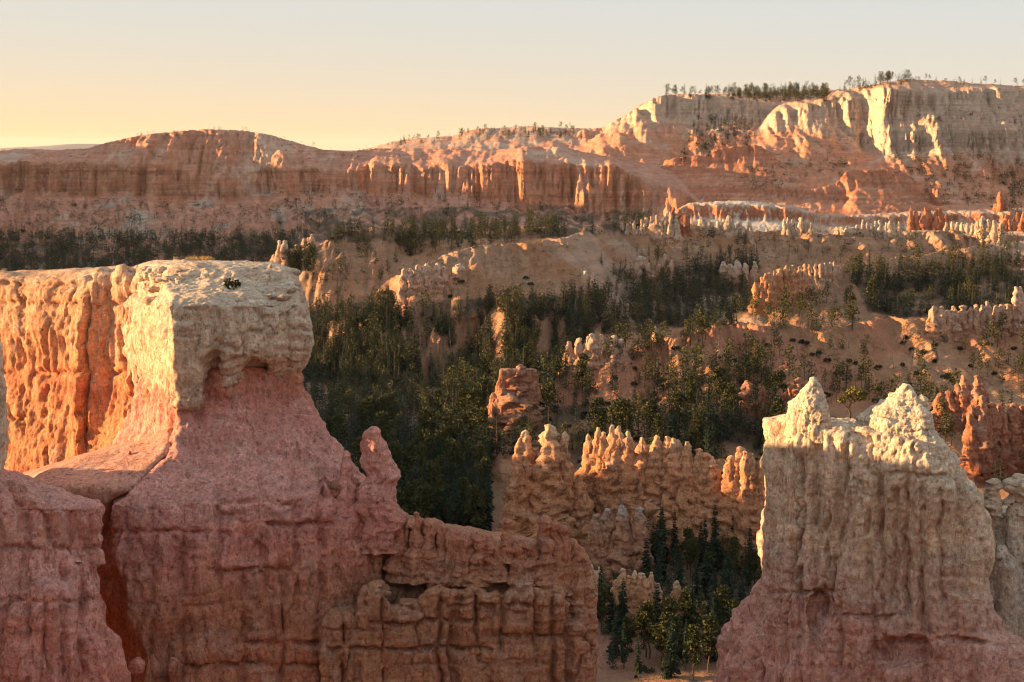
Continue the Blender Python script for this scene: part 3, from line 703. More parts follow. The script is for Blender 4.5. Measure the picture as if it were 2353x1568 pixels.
# rubbly ledges on the cap
ledges = []
r0 = random.Random(4)
for i in range(46):
    x = r0.uniform(330, 680); y_ = r0.uniform(612, 690); wdt = r0.uniform(14, 46); Yk = float(np.interp(y_, [605, 622, 652, 682, 700], [114.4, 112.6, 110.7, 107.6, 105.4])) + .012 * max(0, x - 560) + r0.uniform(-.1, .6)
    if x < 380: Yk += (380 - x) * .16
    h = r0.uniform(6, 15)
    R = loft(Yk, [(y_, x - wdt*.3, x + wdt*.3, .25, .6), (y_ + h*.25, x - wdt*.5, x + wdt*.5, .55, 1), (y_ + h*.8, x - wdt*.48, x + wdt*.48, .55, 1), (y_ + h*1.5, x - wdt*.3, x + wdt*.3, .3, .8)], sub=4, seg=30, n=3.4)
    V, F, T = grid_closed(R); Nn = vnormals(V, F); V2 = erode(V, Nn, .45, i, flute=.15, lump=.5, beds=.3, rough=.3, plates=.5)
    under(obj('ledge', grid_mesh('ledge', V2[:R.shape[0] * R.shape[1]].reshape(R.shape), m_cap), butte), butte)
base = poly([(845, [(402,106.5),(560,107.4),(676,110.4),(680,121),(500,136),(290,129)]),
             (905, [(402,105.8),(560,106.6),(686,109.8),(690,121),(500,136),(280,129)]),
             (935, [(401,105.2),(560,106.6),(700,109.2),(704,121),(500,136),(274,129)]),
             (975, [(400,104.6),(560,105.8),(734,108),(735,121),(500,136),(265,129)]),
             (1045,[(386,103),(560,104.2),(770,107),(780,120),(500,138),(240,128)]),
             (1085,[(345,101.6),(560,102.9),(800,106.4),(810,120),(500,138),(190,128)]),
             (1110,[(322,100.8),(560,102),(818,106),(830,120),(500,138),(150,128)]),
             (1160,[(264,99),(540,100),(840,104.6),(860,118),(500,138),(100,128)]),
             (1300,[(268,97.8),(520,98.6),(860,103.4),(900,118),(500,138),(100,128)]),
             (1420,[(300,97),(520,98),(880,102.6),(900,118),(500,138),(100,128)]),
             (1500,[(330,96.6),(520,97.6),(880,102),(900,118),(500,138),(100,128)]),
             (1950,[(350,95),(520,96),(900,101),(920,118),(500,138),(100,128)])])
base_parts = [ring_solid(base)]
def column(px, top, base_, wt, wb, Y, n=2.6, d=1.0, mids=(), blunt=False):
    k = Y / FPX
    rows = [(top, px - wt*.10, px + wt*.10, wt*k*.1*d, wt*k*.1*d), (top + wt*.22, px - wt*.26, px + wt*.26, wt*k*.28*d, wt*k*.28*d), (top + wt*.75, px - wt*.5, px + wt*.5, wt*k*.5*d, wt*k*.5*d)]
    if blunt: rows = [(top, px - wt*.30, px + wt*.30, wt*k*.3*d, wt*k*.3*d), (top + wt*.3, px - wt*.5, px + wt*.5, wt*k*.5*d, wt*k*.5*d)]
    for f, w_ in mids: rows.append((top + (base_ - top)*f, px - w_*.5, px + w_*.5, w_*k*.5*d, w_*k*.5*d))
    rows.append((base_, px - wb*.5, px + wb*.5, wb*k*.5*d, wb*k*.5*d))
    return loft(Y, rows, n, 0, 32)
for a in ((345,1145,1950,100,130,101),(470,1100,1950,130,190,101.8),(610,1095,1950,110,160,103.6),(690,1120,1950,80,130,104.2),(745,1080,1950,56,100,104.4),(555,1318,1950,70,170,99.8),(640,1330,1950,80,150,100.4),(440,1230,1950,130,200,100.4),(345,1500,1950,40,60,95.6),(395,1508,1950,36,60,95.8)):
    base_parts.append(column(*a))
under(rock_part('base', base_parts, .172, m_base, butte, 1.0, 3, 4, carve=((575,1275,99,46,30,.5),), joints=(('v',500,1110,1330,.6,7),('v',604,1070,1320,.6,7),('v',680,1090,1400,.6,7),('v',740,1080,1420,.6,7),('v',420,1150,1568,.4,7),('v',350,1190,1568,.4,7),('v',560,1330,1600,.6,8),('v',650,1300,1600,.6,7),('h',1153,500,690,1.0,6),('h',1223,262,520,.6,5),('h',1181,500,610,.6,5),('h',1205,600,760,.8,6),('h',1310,480,700,.5,5),('h',1480,560,800,.7,6),('h',1530,420,800,.6,5)), flute=.85, lump=.30, beds=.08, rough=.18, plates=.16, layers=.07), butte)
apron = [ring_solid(poly([(982, [(396,105.6),(398,106),(398,110),(392,112)]),
                          (1012,[(330,106.5),(394,104.8),(398,112),(312,116)]),
                          (1045,[(212,106),(384,103.2),(398,114),(190,120)]),
                          (1085,[(98,104),(338,101.6),(398,114),(60,124)]),
                          (1118,[(70,101.5),(312,100.4),(398,114),(-60,124)]),
                          (1150,[(90,101),(250,100.4),(398,114),(-100,124)]),
                          (1200,[(100,101.6),(236,101.2),(398,114),(-100,124)]),
                          (1300,[(120,104.4),(230,103.8),(398,114),(-100,124)]),
                          (1520,[(150,106),(300,104),(398,114),(-100,124)]),
                          (1950,[(150,100),(320,98),(398,114),(-100,124)])]))]
under(rock_part('scree_apron', apron, .24, m_soil, butte, 1.0, 5, 5, flute=.10, lump=.22, beds=.0, rough=.09, crack=0), butte)
# spires of the shoulder to the right of the butte
for i, a in enumerate(((797,1036,1180,12,60,104.6),(868,981,1260,36,128,104.4))):
    R = spire_grid(*a, seed=20 + i, seg=56, rows=90, s=.8, power=.8 if i == 0 else .75, beds=.10, flute=.2, lump=.25)
    under(obj('spire', grid_mesh('spire', R, m_base), butte), butte)

# --- lit wall behind the butte, running off to the left
wall = tag(empty('cliff_wall', tuple(P(150, 1100, 130))), 'sunlit orange cliff wall running left behind the flat-topped butte', 'cliff')
def wring(dy, dyf, pts, inset=0): return [P(x, y + dy, Y - (dyf if i < 5 else 0) + inset * (1 if i < 5 else -1)) for i, (x, y, Y) in enumerate(pts)]
wtop = [(318,612,124),(250,620,126),(150,634,129),(60,636,132),(-20,622,135),(-190,640,142),(-190,640,158),(0,625,150),(318,612,138)]
wr = [wring(0, 0, wtop, 2.0), wring(12, 0, wtop, .6), wring(40, .2, wtop), wring(130, .6, wtop), wring(165, .1, wtop), wring(250, .2, wtop), wring(360, 1.6, wtop), wring(470, 3.2, wtop), wring(900, 6, wtop)]
wparts = [ring_solid(wr, 4, 5)]
for cx, t, b, wdt, y in ((235,612,1180,110,125.4),(285,608,1180,40,123.4),(330,612,1150,70,121),(358,660,1120,40,115.6)):
    wparts.append(column(cx, t, b, wdt, wdt*1.3, y + 1.9, d=.8, n=3.4))
under(rock_part('rock_face', wparts, .21, m_wall, wall, 1.1, 7, 3, joints=(('v',196,640,1080,.9,6),('v',297,606,1000,1.1,7),('v',246,640,900,.4,6),('v',105,700,1080,.5,6),('v',50,650,1000,.5,6),('v',150,650,820,.4,6),('h',858,20,290,.5,6),('h',700,0,290,.35,5),('h',655,0,180,.4,5)), flute=.36, lump=.30, beds=.08, rough=.15, crack=.5, plates=.14, layers=.08), wall)

# --- rust coloured fluted fin right of the butte
fin = tag(empty('fluted_rock_fin', tuple(P(1100, 1568, 104))), 'rust-coloured fluted rock fin sloping down right from the big butte', 'rock fin')
body = loft(107, [(1200,760,930,1,3),(1228,740,1060,1.5,4),(1262,720,1300,2,4),(1310,720,1330,2.4,4.5),(1370,720,1345,2.8,5),(1430,720,1358,3,5),(1500,720,1370,3.2,5),(1560,720,1366,3.4,5),(1950,700,1380,4,6)], n=3.2, skew=-.05, sub=3)
fparts = [body]
for a in ((800,1100,1950,80,130,105.2),(860,1150,1950,90,130,105.0),(925,1185,1950,46,100,104.2),(985,1196,1950,60,90,104),(1050,1214,1950,70,100,103.6),(1105,1226,1950,40,84,103.4),
          (1150,1244,1950,44,80,103.2),(1195,1246,1950,60,90,103),(1262,1236,1950,56,84,103.2),(1305,1244,1950,50,84,103.6),(1335,1300,1950,50,86,104.2),(1340,1395,1950,60,96,103),
          (775,1400,1950,80,130,100.6),(862,1338,1950,80,120,101.0),(940,1380,1950,76,110,101.2),(1010,1330,1950,76,110,101.6),(1085,1345,1950,72,100,101.6),(1150,1360,1950,66,96,101.6),(1210,1335,1950,70,96,101.8),(1275,1360,1950,70,96,101.8),(1325,1430,1950,60,86,102.0)):
    fparts.append(column(*a, n=3.2, blunt=True, mids=((.2, a[3]*1.12), (.5, a[3]*1.15))))
under(rock_part('rock_face', fparts, .135, m_fin, fin, 1.0, 9, 3, joints=tuple(('v', x, a, b, .95, 7) for x, a, b in ((837,1120,1340),(885,1150,1568),(919,1180,1300),(965,1200,1360),(1009,1230,1600),(1093,1240,1440),(1153,1260,1500),(1235,1230,1500),(1270,1340,1600),(1309,1250,1600),(1040,1420,1600),(790,1380,1600))) + tuple(('h', y, a, b, .3 + .5 * ((y * 3) % 4) / 3, 5) for y, a, b in ((1149,760,910),(1285,1160,1340),(1349,860,1160),(1395,1040,1350),(1433,860,1100),(1493,760,1120),(1465,1120,1370))), flute=.55, lump=.26, beds=.10, rough=.17, crack=.6, plates=.2, layers=.15), fin)
for i, (px, t, b, wt, wb, Y, kn) in enumerate(((957,1176,1330,14,90,103.6,.0),(915,1184,1330,16,70,104,.1),(985,1198,1330,18,70,103.4,.0),(1014,1206,1340,18,70,103.4,.1),(1048,1214,1340,22,70,103.2,.0),(1076,1234,1340,20,60,103,.2),(1101,1222,1340,26,60,102.8,.3),(1128,1240,1330,24,60,102.8,.2),(1168,1192,1290,16,50,102.6,.5),(1150,1246,1330,22,56,102.6,.1),
        (1196,1240,1340,26,64,102.6,.2),(1222,1240,1340,24,60,102.4,.3),(1254,1184,1360,26,70,102.6,.4),(1276,1198,1360,22,60,102.8,.2),(1298,1208,1360,20,56,103.0,.4),(1316,1238,1400,24,60,103.2,.2),(1334,1268,1420,26,64,103.4,.1),(1346,1330,1480,26,64,103.2,.2))):
    R = spire_grid(px, t, b, wt, wb, Y, knob=kn, seed=40 + i, seg=40, rows=60, s=.6, beds=.22, flute=.2, lump=.3)
    under(obj('spire', grid_mesh('spire', R, m_fin), fin), fin)

# --- rose slope at the lower left and the dark pillar at the frame edge
lr = tag(empty('rose_rock_mass', tuple(P(60, 1568, 86))), 'rose-coloured eroded rock mass filling the lower left corner', 'rock mass')
def lring(y, R_, yf): return [P(-500, y, yf + 3), P(-120, y, yf + 1), P((R_ - 120) * .6 + 20, y, yf), P(R_ - 40, y, yf + 2), P(R_, y, yf + 5), P(R_ - 30, y, yf + 11), P(-500, y, yf + (14 if y < 1160 else 22))]
lrow = [(1078,10,91),(1088,48,89.5),(1108,92,88),(1138,172,86.5),(1152,228,86),(1172,246,85.5),(1200,228,85.5),(1260,224,85),(1300,222,84.6),(1370,230,84),(1430,246,83.6),(1480,266,83.2),(1530,286,83),(1570,288,82.8),(1950,320,81)]
lparts = [ring_solid([lring(*q) for q in lrow])]
for a in ((215,1146,1300,56,70,90),(120,1140,1950,80,150,88),(20,1100,1950,100,180,86.5),(190,1280,1950,60,110,86.5),(90,1330,1950,90,150,84)): lparts.append(column(*a))
under(rock_part('rock_face', lparts, .135, m_left, lr, 1.0, 11, 4, joints=(('v',60,1180,1600,.5,7),('v',110,1150,1600,.5,7),('v',190,1190,1600,.5,7),('v',150,1300,1600,.5,6),('h',1260,20,240,.4,5),('h',1380,0,240,.4,5)), flute=.95, lump=.32, beds=.05, rough=.18, plates=.16, layers=.05), lr)
ep = tag(empty('shaded_rock_pillar', tuple(P(-60, 1150, 97))), 'dull shaded rock pillar cut off by the left frame edge', 'rock pillar')
def ering(y, R_, yf=91): return [P(-700, y, 76), P(-220, y, 78), P(R_ - 25, y, yf), P(R_, y, yf + 4), P(R_ - 40, y, yf + (11.2 if y < 1060 else 15)), P(-700, y, yf + (12.2 if y < 1060 else 16))]  # edge is in view; out-of-frame bulk enlarged to shade hoodoo and lower left
eparts = [ring_solid([ering(*q) for q in ((728,-60),(742,-14),(790,4),(870,20),(905,25),(950,19),(1000,21),(1062,12),(1110,-8),(1500,0),(1950,10))])]
under(rock_part('rock_face', eparts, .34, m_grey, ep, 1.0, 12, 3, cull=1700), ep)

# --- pale hoodoo on the right
hd = tag(empty('pale_hoodoo', tuple(P(2000, 1568, 92))), 'tall pale limestone hoodoo with two sunlit peaks, right foreground', 'hoodoo')
rb = loft(92, [(972,1815,1960,1.5,2),(984,1796,2125,2.6,3),(1010,1788,2140,3,3.4),(1040,1792,2160,3.4,3.6),(1080,1782,2182,3.6,3.8),(1112,1779,2197,3.8,4),(1140,1790,2202,3.8,4),(1185,1794,2208,3.9,4),(1230,1779,2212,4,4),(1290,1777,2206,4,4),(1335,1784,2210,4.2,4),(1385,1785,2240,4.6,4.4),(1422,1768,2300,5,5),(1500,1731,2380,5.6,5),(1568,1692,2420,6.2,5),(1950,1600,2560,8,6)], n=3.6, skew=-.5, sub=3, seg=64)
hparts = [rb]
for a in ((1825,1000,1420,50,90,92.6),(1890,1020,1330,60,90,91.9),(1960,1030,1330,60,80,91.2),(2030,1080,1350,60,90,90.4),(2110,1100,1330,80,90,89.6),(2165,1120,1300,50,70,89.4),(1830,1320,1950,60,130,91.6),(1960,1360,1950,70,140,90),(2060,1350,1950,80,150,88.8),(2160,1370,1950,80,150,88),(2260,1390,1950,80,160,87.4)):
    hparts.append(column(*a, mids=((.3, a[3]*1.1), (.7, a[3]*1.08))))
under(rock_part('rock_face', hparts, .105, m_right, hd, .9, 13, 3, carve=((1880,1412,89,26,60,.9),(2075,1500,86,70,40,.7)), joints=tuple(('v', x, a, b, .35 + .35 * ((x * 7) % 5) / 4, 6) for x, a, b in ((1839,1060,1370),(1870,1000,1300),(1897,1180,1420),(1945,1000,1240),(1975,1150,1400),(1993,1060,1330),(2026,1080,1420),(2060,1200,1500),(2084,1090,1400),(2120,1120,1420),(2161,1130,1380),(1930,1380,1568),(2010,1400,1568),(2130,1420,1568),(1820,1240,1450))) + (('h',983,1791,1978,.5,5),('h',1092,1990,2190,.5,5),('h',1362,1790,1910,.6,5),('h',1473,2040,2260,.8,6),('h',1420,1930,2060,.5,5)), flute=1.0, lump=.3, beds=.05, rough=.2, plates=.22, crack=.5, layers=.06), hd)
pk = [loft(92.0, [(866,1864,1872,.1,.1),(880,1857,1881,.35,.35),(896,1845,1889,.6,.6),(914,1826,1896,.95,.95),(930,1813,1901,1.3,1.3),(962,1813,1904,1.5,1.5),(1010,1812,1906,1.6,1.6)], n=2.4, skew=-.3, seg=40)]
under(rock_part('peak', pk, .08, m_right, hd, .5, 14, 2, flute=.3, lump=.45, beds=.1, rough=.2, plates=.3, layers=.2), hd)
pk = [loft(90.4, [(884,2078,2086,.1,.1),(900,2066,2098,.4,.4),(925,2040,2112,.8,.8),(945,2004,2126,1.3,1.3),(985,1980,2136,1.9,1.9),(1020,1962,2152,2.4,2.4),(1070,1970,2178,2.8,2.8),(1120,1980,2190,2.6,2.8)], n=2.6, skew=-.5, seg=48),
      column(2046, 899, 1000, 16, 50, 91.0), column(2026, 916, 1000, 18, 50, 91.4), column(2116, 904, 1010, 11, 40, 89.8), column(2062, 892, 980, 16, 40, 90.6), column(2000, 942, 1020, 24, 50, 91.6)]
under(rock_part('peak', pk, .08, m_right, hd, .5, 15, 2, flute=.35, lump=.5, beds=.1, rough=.2, plates=.32, layers=.2), hd)
# --- grey pinnacles at the right edge
gp = tag(empty('grey_pinnacle_ridge', tuple(P(2300, 1568, 91))), 'grey-buff rock ridge with two capped pinnacles at the right frame edge', 'rock ridge')
gparts = [loft(92.5, [(1180,2250,2420,1,2),(1230,2226,2460,2,3),(1290,2200,2520,3,4),(1400,2170,2560,4,5),(1950,2100,2650,6,6)], n=3, seg=48)]
for a in ((2272,1110,1400,36,120,91.4),(2330,1150,1500,40,110,90.6),(2240,1250,1500,40,100,91),(2300,1250,1950,60,130,89.4),(2370,1100,1500,60,110,91)): gparts.append(column(*a, mids=((.25, a[3]*1.3), (.5, a[3]*1.8))))
under(rock_part('rock_face', gparts, .13, m_grey, gp, .9, 17, 2, flute=.45, lump=.3, beds=.06, rough=.2, plates=.2, layers=.12), gp)
for i, (px, t, b, wt, wb, Y) in enumerate(((2285,1100,1180,26,40,91.2),(2334,1090,1190,42,46,91),(2345,1092,1180,40,50,90.8))):
    R = spire_grid(px, t, b, wt, wb, Y, knob=.35, seed=60 + i, seg=40, rows=50, s=.5, beds=.2, flute=.2, lump=.3)
    under(obj('spire', grid_mesh('spire', R, m_grey), gp), gp)
# ---------------------------------------------------------------- hoodoo groups in the amphitheatre
def formation(name, label, cat, at, body, spires, stops, s=None, knob=.3, wt=.32, dY=0.0, skew=-.15, flute=.5, beds=.30, drop=95, group=None, depth=.8, power=1.1, lowr=None):
    """at: picture point where it meets the ground; body: (py, left, right) rows; spires: (px, top, width)"""
    Y = ground_hit(*at) + dY; k = Y / FPX
    if lowr is None: lowr = np.clip(.35 * (body[-1][0] - min(q[1] for q in spires)), 4, 34)
    s = s or max(.5, 17 * k)
    root = tag(empty(name, tuple(P(at[0], at[1], Y))), label, cat, group)
    tops = [q[1] for q in spires] + [b[0] for b in body]; zb, zt = P(0, at[1] + 10, Y)[2], P(0, min(tops), Y)[2]
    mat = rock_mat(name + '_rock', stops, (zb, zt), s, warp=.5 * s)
    bl = body[-1]; rows = []; rr = random.Random(len(name) + int(at[0])); xm = (bl[1] + bl[2]) / 2; thin = len(spires) >= 4
    for py, l, r in body:
        if thin: py = bl[0] - (bl[0] - py) * .34; d = 5 * k + .04 * (py - body[0][0]) * k
        else: d = min(max(12 * k, (r - l) * k * .4), (14 + .2 * (py - body[0][0])) * k)
        rows.append((py, l + (4 if thin else 0), r - (4 if thin else 0), d, d))
    rows.append((bl[0] + drop, bl[1] - 6, bl[2] + 6, rows[-1][3] * 1.3, rows[-1][4] * 1.3))
    grids = [loft(Y, rows, 2.8, skew, 56, 3)]
    hb = bl[0] + 48; cols = list(spires)
    if thin:                                            # lower buttresses close the gaps between the pinnacles
        sp_ = sorted(spires); ends = [(bl[1], 0, 10)] + sp_ + [(bl[2], 0, 10)]
        for (xa, ta, wa), (xb, tb, wb) in zip(ends[:-1], ends[1:]):
            g = xb - xa
            if g > .9 * max(wa, wb) + 4:
                n_ = max(1, int(g / (1.5 * np.mean([q[2] for q in spires]))))
                for q in range(n_):
                    x_ = xa + g * (q + .5 + rr.uniform(-.2, .2)) / n_; near = min(spires, key=lambda z_: abs(z_[0] - x_)); cols.append((x_, min(near[1] + lowr * rr.uniform(.25, 1.0), bl[0] - 8), near[2] * rr.uniform(1.0, 1.5)))
    o = rock_part('rock_face', grids, max(.12, 2.4 * k), mat, root, s, int(at[0]) % 50, 2, flute=flute, lump=.35, beds=.1, rough=.18, crack=.4, layers=.12 if thin else .05)
    under(o, root)
    for i, (px, top, w_) in enumerate(cols):
        y0 = Y + skew * (px - xm) * k - rows[0][3] * rr.uniform(-.3, .8); ht = hb - top
        nr = int(min(56, max(14, ht * .34))); ns = int(min(22, max(10, w_ * .9)))
        R = spire_grid(px, top, hb, w_ * wt * rr.uniform(.6, 1.3), min(max(w_ * rr.uniform(2.0, 2.7), ht * rr.uniform(.26, .42)), ht * 1.6), y0, depth=depth * rr.uniform(.9, 1.3), knob=knob * rr.uniform(-.3, 1.1), seed=i + at[0] * .1, seg=ns, rows=nr, s=s * .32, beds=.17, flute=.62, lump=.30, power=rr.uniform(.52, .8), yb=-.16 * ht * k * rr.uniform(.6, 1.4), lean=rr.uniform(-.2, .2) * w_)
        under(obj('spire' if i < len(spires) else 'buttress', grid_mesh('spire', R, mat), root), root)
    return root, Y
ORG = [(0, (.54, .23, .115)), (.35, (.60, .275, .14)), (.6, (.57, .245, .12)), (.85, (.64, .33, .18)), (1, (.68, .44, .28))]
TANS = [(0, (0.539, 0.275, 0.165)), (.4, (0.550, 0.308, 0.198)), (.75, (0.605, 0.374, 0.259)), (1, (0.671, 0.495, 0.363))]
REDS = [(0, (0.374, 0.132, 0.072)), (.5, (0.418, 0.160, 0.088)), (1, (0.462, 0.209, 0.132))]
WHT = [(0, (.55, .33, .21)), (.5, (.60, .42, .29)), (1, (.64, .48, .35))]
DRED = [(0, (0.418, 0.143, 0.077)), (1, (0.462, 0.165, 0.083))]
H = 'hoodoos'
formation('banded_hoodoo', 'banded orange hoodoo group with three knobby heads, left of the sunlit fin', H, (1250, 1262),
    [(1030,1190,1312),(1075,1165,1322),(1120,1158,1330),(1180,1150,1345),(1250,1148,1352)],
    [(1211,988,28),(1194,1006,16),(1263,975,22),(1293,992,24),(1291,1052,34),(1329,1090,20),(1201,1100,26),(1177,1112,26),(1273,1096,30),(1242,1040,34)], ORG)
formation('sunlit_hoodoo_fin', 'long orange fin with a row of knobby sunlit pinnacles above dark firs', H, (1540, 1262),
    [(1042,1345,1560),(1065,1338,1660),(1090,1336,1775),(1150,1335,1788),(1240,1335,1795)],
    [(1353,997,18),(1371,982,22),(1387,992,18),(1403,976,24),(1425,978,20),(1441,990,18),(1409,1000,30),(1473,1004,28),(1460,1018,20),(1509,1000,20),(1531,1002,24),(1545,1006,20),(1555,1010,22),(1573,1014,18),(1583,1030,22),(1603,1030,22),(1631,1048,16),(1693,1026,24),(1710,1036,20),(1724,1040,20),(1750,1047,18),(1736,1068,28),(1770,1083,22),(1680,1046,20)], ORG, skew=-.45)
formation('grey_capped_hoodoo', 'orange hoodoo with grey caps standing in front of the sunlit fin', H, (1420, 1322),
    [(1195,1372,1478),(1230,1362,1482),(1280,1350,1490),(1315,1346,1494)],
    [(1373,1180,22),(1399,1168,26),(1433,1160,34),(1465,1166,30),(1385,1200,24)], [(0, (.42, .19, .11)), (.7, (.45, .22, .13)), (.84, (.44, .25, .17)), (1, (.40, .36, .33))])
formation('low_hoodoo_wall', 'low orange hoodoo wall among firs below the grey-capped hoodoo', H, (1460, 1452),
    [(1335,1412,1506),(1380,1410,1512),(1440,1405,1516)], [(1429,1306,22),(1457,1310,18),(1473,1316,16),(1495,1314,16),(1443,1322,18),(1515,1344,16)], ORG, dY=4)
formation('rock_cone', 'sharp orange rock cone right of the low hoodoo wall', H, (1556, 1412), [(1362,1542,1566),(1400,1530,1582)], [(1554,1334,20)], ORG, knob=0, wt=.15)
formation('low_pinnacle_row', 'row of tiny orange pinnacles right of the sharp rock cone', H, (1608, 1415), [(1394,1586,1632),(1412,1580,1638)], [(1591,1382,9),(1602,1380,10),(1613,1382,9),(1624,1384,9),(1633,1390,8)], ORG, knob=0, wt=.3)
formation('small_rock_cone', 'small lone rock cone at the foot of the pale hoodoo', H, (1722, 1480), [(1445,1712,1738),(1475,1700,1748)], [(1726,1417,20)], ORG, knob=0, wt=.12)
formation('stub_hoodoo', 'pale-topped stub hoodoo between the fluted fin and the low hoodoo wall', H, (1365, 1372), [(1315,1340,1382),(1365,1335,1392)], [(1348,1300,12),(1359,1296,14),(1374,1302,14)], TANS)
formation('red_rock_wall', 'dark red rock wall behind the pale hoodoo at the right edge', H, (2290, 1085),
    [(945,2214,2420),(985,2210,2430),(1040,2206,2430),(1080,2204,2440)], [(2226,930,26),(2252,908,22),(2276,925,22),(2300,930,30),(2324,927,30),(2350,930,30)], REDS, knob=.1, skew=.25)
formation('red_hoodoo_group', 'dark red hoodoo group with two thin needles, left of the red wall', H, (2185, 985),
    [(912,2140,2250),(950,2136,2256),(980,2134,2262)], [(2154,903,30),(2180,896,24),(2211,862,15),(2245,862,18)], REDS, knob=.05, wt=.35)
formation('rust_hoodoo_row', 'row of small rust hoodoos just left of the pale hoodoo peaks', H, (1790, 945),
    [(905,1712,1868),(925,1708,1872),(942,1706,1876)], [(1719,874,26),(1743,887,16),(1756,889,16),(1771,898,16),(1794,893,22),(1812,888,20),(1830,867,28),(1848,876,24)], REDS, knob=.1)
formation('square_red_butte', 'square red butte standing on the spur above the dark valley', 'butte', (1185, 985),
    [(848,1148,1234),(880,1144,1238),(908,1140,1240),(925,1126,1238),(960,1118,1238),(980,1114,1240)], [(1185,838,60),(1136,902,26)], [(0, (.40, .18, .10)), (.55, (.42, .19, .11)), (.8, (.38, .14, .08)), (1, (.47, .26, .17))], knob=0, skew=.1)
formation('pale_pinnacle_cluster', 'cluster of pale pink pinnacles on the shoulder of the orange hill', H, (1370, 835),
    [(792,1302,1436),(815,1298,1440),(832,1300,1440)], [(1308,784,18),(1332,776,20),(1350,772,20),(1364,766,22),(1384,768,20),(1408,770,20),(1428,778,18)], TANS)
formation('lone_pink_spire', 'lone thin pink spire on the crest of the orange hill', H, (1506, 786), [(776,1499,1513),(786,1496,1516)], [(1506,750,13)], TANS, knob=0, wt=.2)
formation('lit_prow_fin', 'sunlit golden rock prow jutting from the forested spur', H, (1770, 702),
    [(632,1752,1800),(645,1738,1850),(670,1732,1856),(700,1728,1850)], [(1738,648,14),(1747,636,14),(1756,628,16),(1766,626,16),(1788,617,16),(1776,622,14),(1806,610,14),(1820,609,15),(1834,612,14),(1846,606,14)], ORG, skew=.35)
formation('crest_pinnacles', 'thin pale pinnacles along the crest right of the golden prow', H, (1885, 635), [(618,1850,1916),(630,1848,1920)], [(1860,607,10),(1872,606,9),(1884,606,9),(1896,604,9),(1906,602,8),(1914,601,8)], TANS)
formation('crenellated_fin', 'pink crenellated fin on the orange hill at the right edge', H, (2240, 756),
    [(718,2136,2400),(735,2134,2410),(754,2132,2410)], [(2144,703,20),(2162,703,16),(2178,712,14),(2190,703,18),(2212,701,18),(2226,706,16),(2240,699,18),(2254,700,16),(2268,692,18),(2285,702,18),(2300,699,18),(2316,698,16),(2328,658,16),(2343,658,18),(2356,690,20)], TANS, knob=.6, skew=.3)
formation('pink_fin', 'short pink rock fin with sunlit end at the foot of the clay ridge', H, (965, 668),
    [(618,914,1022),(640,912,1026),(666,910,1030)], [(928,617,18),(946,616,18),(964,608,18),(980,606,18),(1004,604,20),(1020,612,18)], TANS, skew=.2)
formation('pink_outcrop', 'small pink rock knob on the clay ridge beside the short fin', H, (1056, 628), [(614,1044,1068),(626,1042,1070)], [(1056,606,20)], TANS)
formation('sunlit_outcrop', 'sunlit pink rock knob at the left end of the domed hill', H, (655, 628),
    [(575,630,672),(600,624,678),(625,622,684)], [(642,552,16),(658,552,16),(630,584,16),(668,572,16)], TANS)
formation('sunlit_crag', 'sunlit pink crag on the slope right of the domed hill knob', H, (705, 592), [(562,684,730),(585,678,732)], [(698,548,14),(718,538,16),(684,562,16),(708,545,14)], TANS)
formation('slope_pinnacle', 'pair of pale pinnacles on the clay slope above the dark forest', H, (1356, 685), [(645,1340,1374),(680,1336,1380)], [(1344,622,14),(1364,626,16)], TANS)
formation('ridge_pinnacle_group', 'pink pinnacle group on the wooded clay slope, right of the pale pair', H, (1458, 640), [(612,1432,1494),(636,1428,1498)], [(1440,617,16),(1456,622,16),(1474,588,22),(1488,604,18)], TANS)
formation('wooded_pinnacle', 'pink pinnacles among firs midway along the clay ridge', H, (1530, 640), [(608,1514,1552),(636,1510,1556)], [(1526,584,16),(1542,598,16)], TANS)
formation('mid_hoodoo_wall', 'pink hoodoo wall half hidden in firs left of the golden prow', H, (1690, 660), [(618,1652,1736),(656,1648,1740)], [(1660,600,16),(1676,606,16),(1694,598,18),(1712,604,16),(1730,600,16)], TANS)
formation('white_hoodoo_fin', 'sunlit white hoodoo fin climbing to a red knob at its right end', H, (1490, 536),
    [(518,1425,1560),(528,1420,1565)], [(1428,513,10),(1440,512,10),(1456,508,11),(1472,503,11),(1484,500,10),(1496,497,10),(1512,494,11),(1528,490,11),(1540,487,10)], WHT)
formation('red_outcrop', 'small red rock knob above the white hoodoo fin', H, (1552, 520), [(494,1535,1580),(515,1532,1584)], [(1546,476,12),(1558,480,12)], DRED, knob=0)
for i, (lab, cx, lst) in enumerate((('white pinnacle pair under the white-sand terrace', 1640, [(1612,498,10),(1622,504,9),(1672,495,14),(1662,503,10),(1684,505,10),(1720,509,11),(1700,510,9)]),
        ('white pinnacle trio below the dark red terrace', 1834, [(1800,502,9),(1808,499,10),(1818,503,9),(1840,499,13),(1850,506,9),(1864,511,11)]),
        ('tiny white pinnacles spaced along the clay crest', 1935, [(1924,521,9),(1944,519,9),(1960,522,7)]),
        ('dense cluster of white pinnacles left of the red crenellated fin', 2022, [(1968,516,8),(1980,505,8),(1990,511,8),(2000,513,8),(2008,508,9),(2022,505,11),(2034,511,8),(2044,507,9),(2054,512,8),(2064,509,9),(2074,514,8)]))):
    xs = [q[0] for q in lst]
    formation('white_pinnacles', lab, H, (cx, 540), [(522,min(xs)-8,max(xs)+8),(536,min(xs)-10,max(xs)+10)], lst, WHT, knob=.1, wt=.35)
formation('red_crenellated_fin', 'deep red crenellated fin behind the white hoodoos, upper right', H, (2120, 528), [(495,2084,2176),(524,2080,2182)], [(2092,477,14),(2104,486,12),(2122,477,12),(2135,479,10),(2158,478,18),(2172,492,12)], DRED, knob=.05)
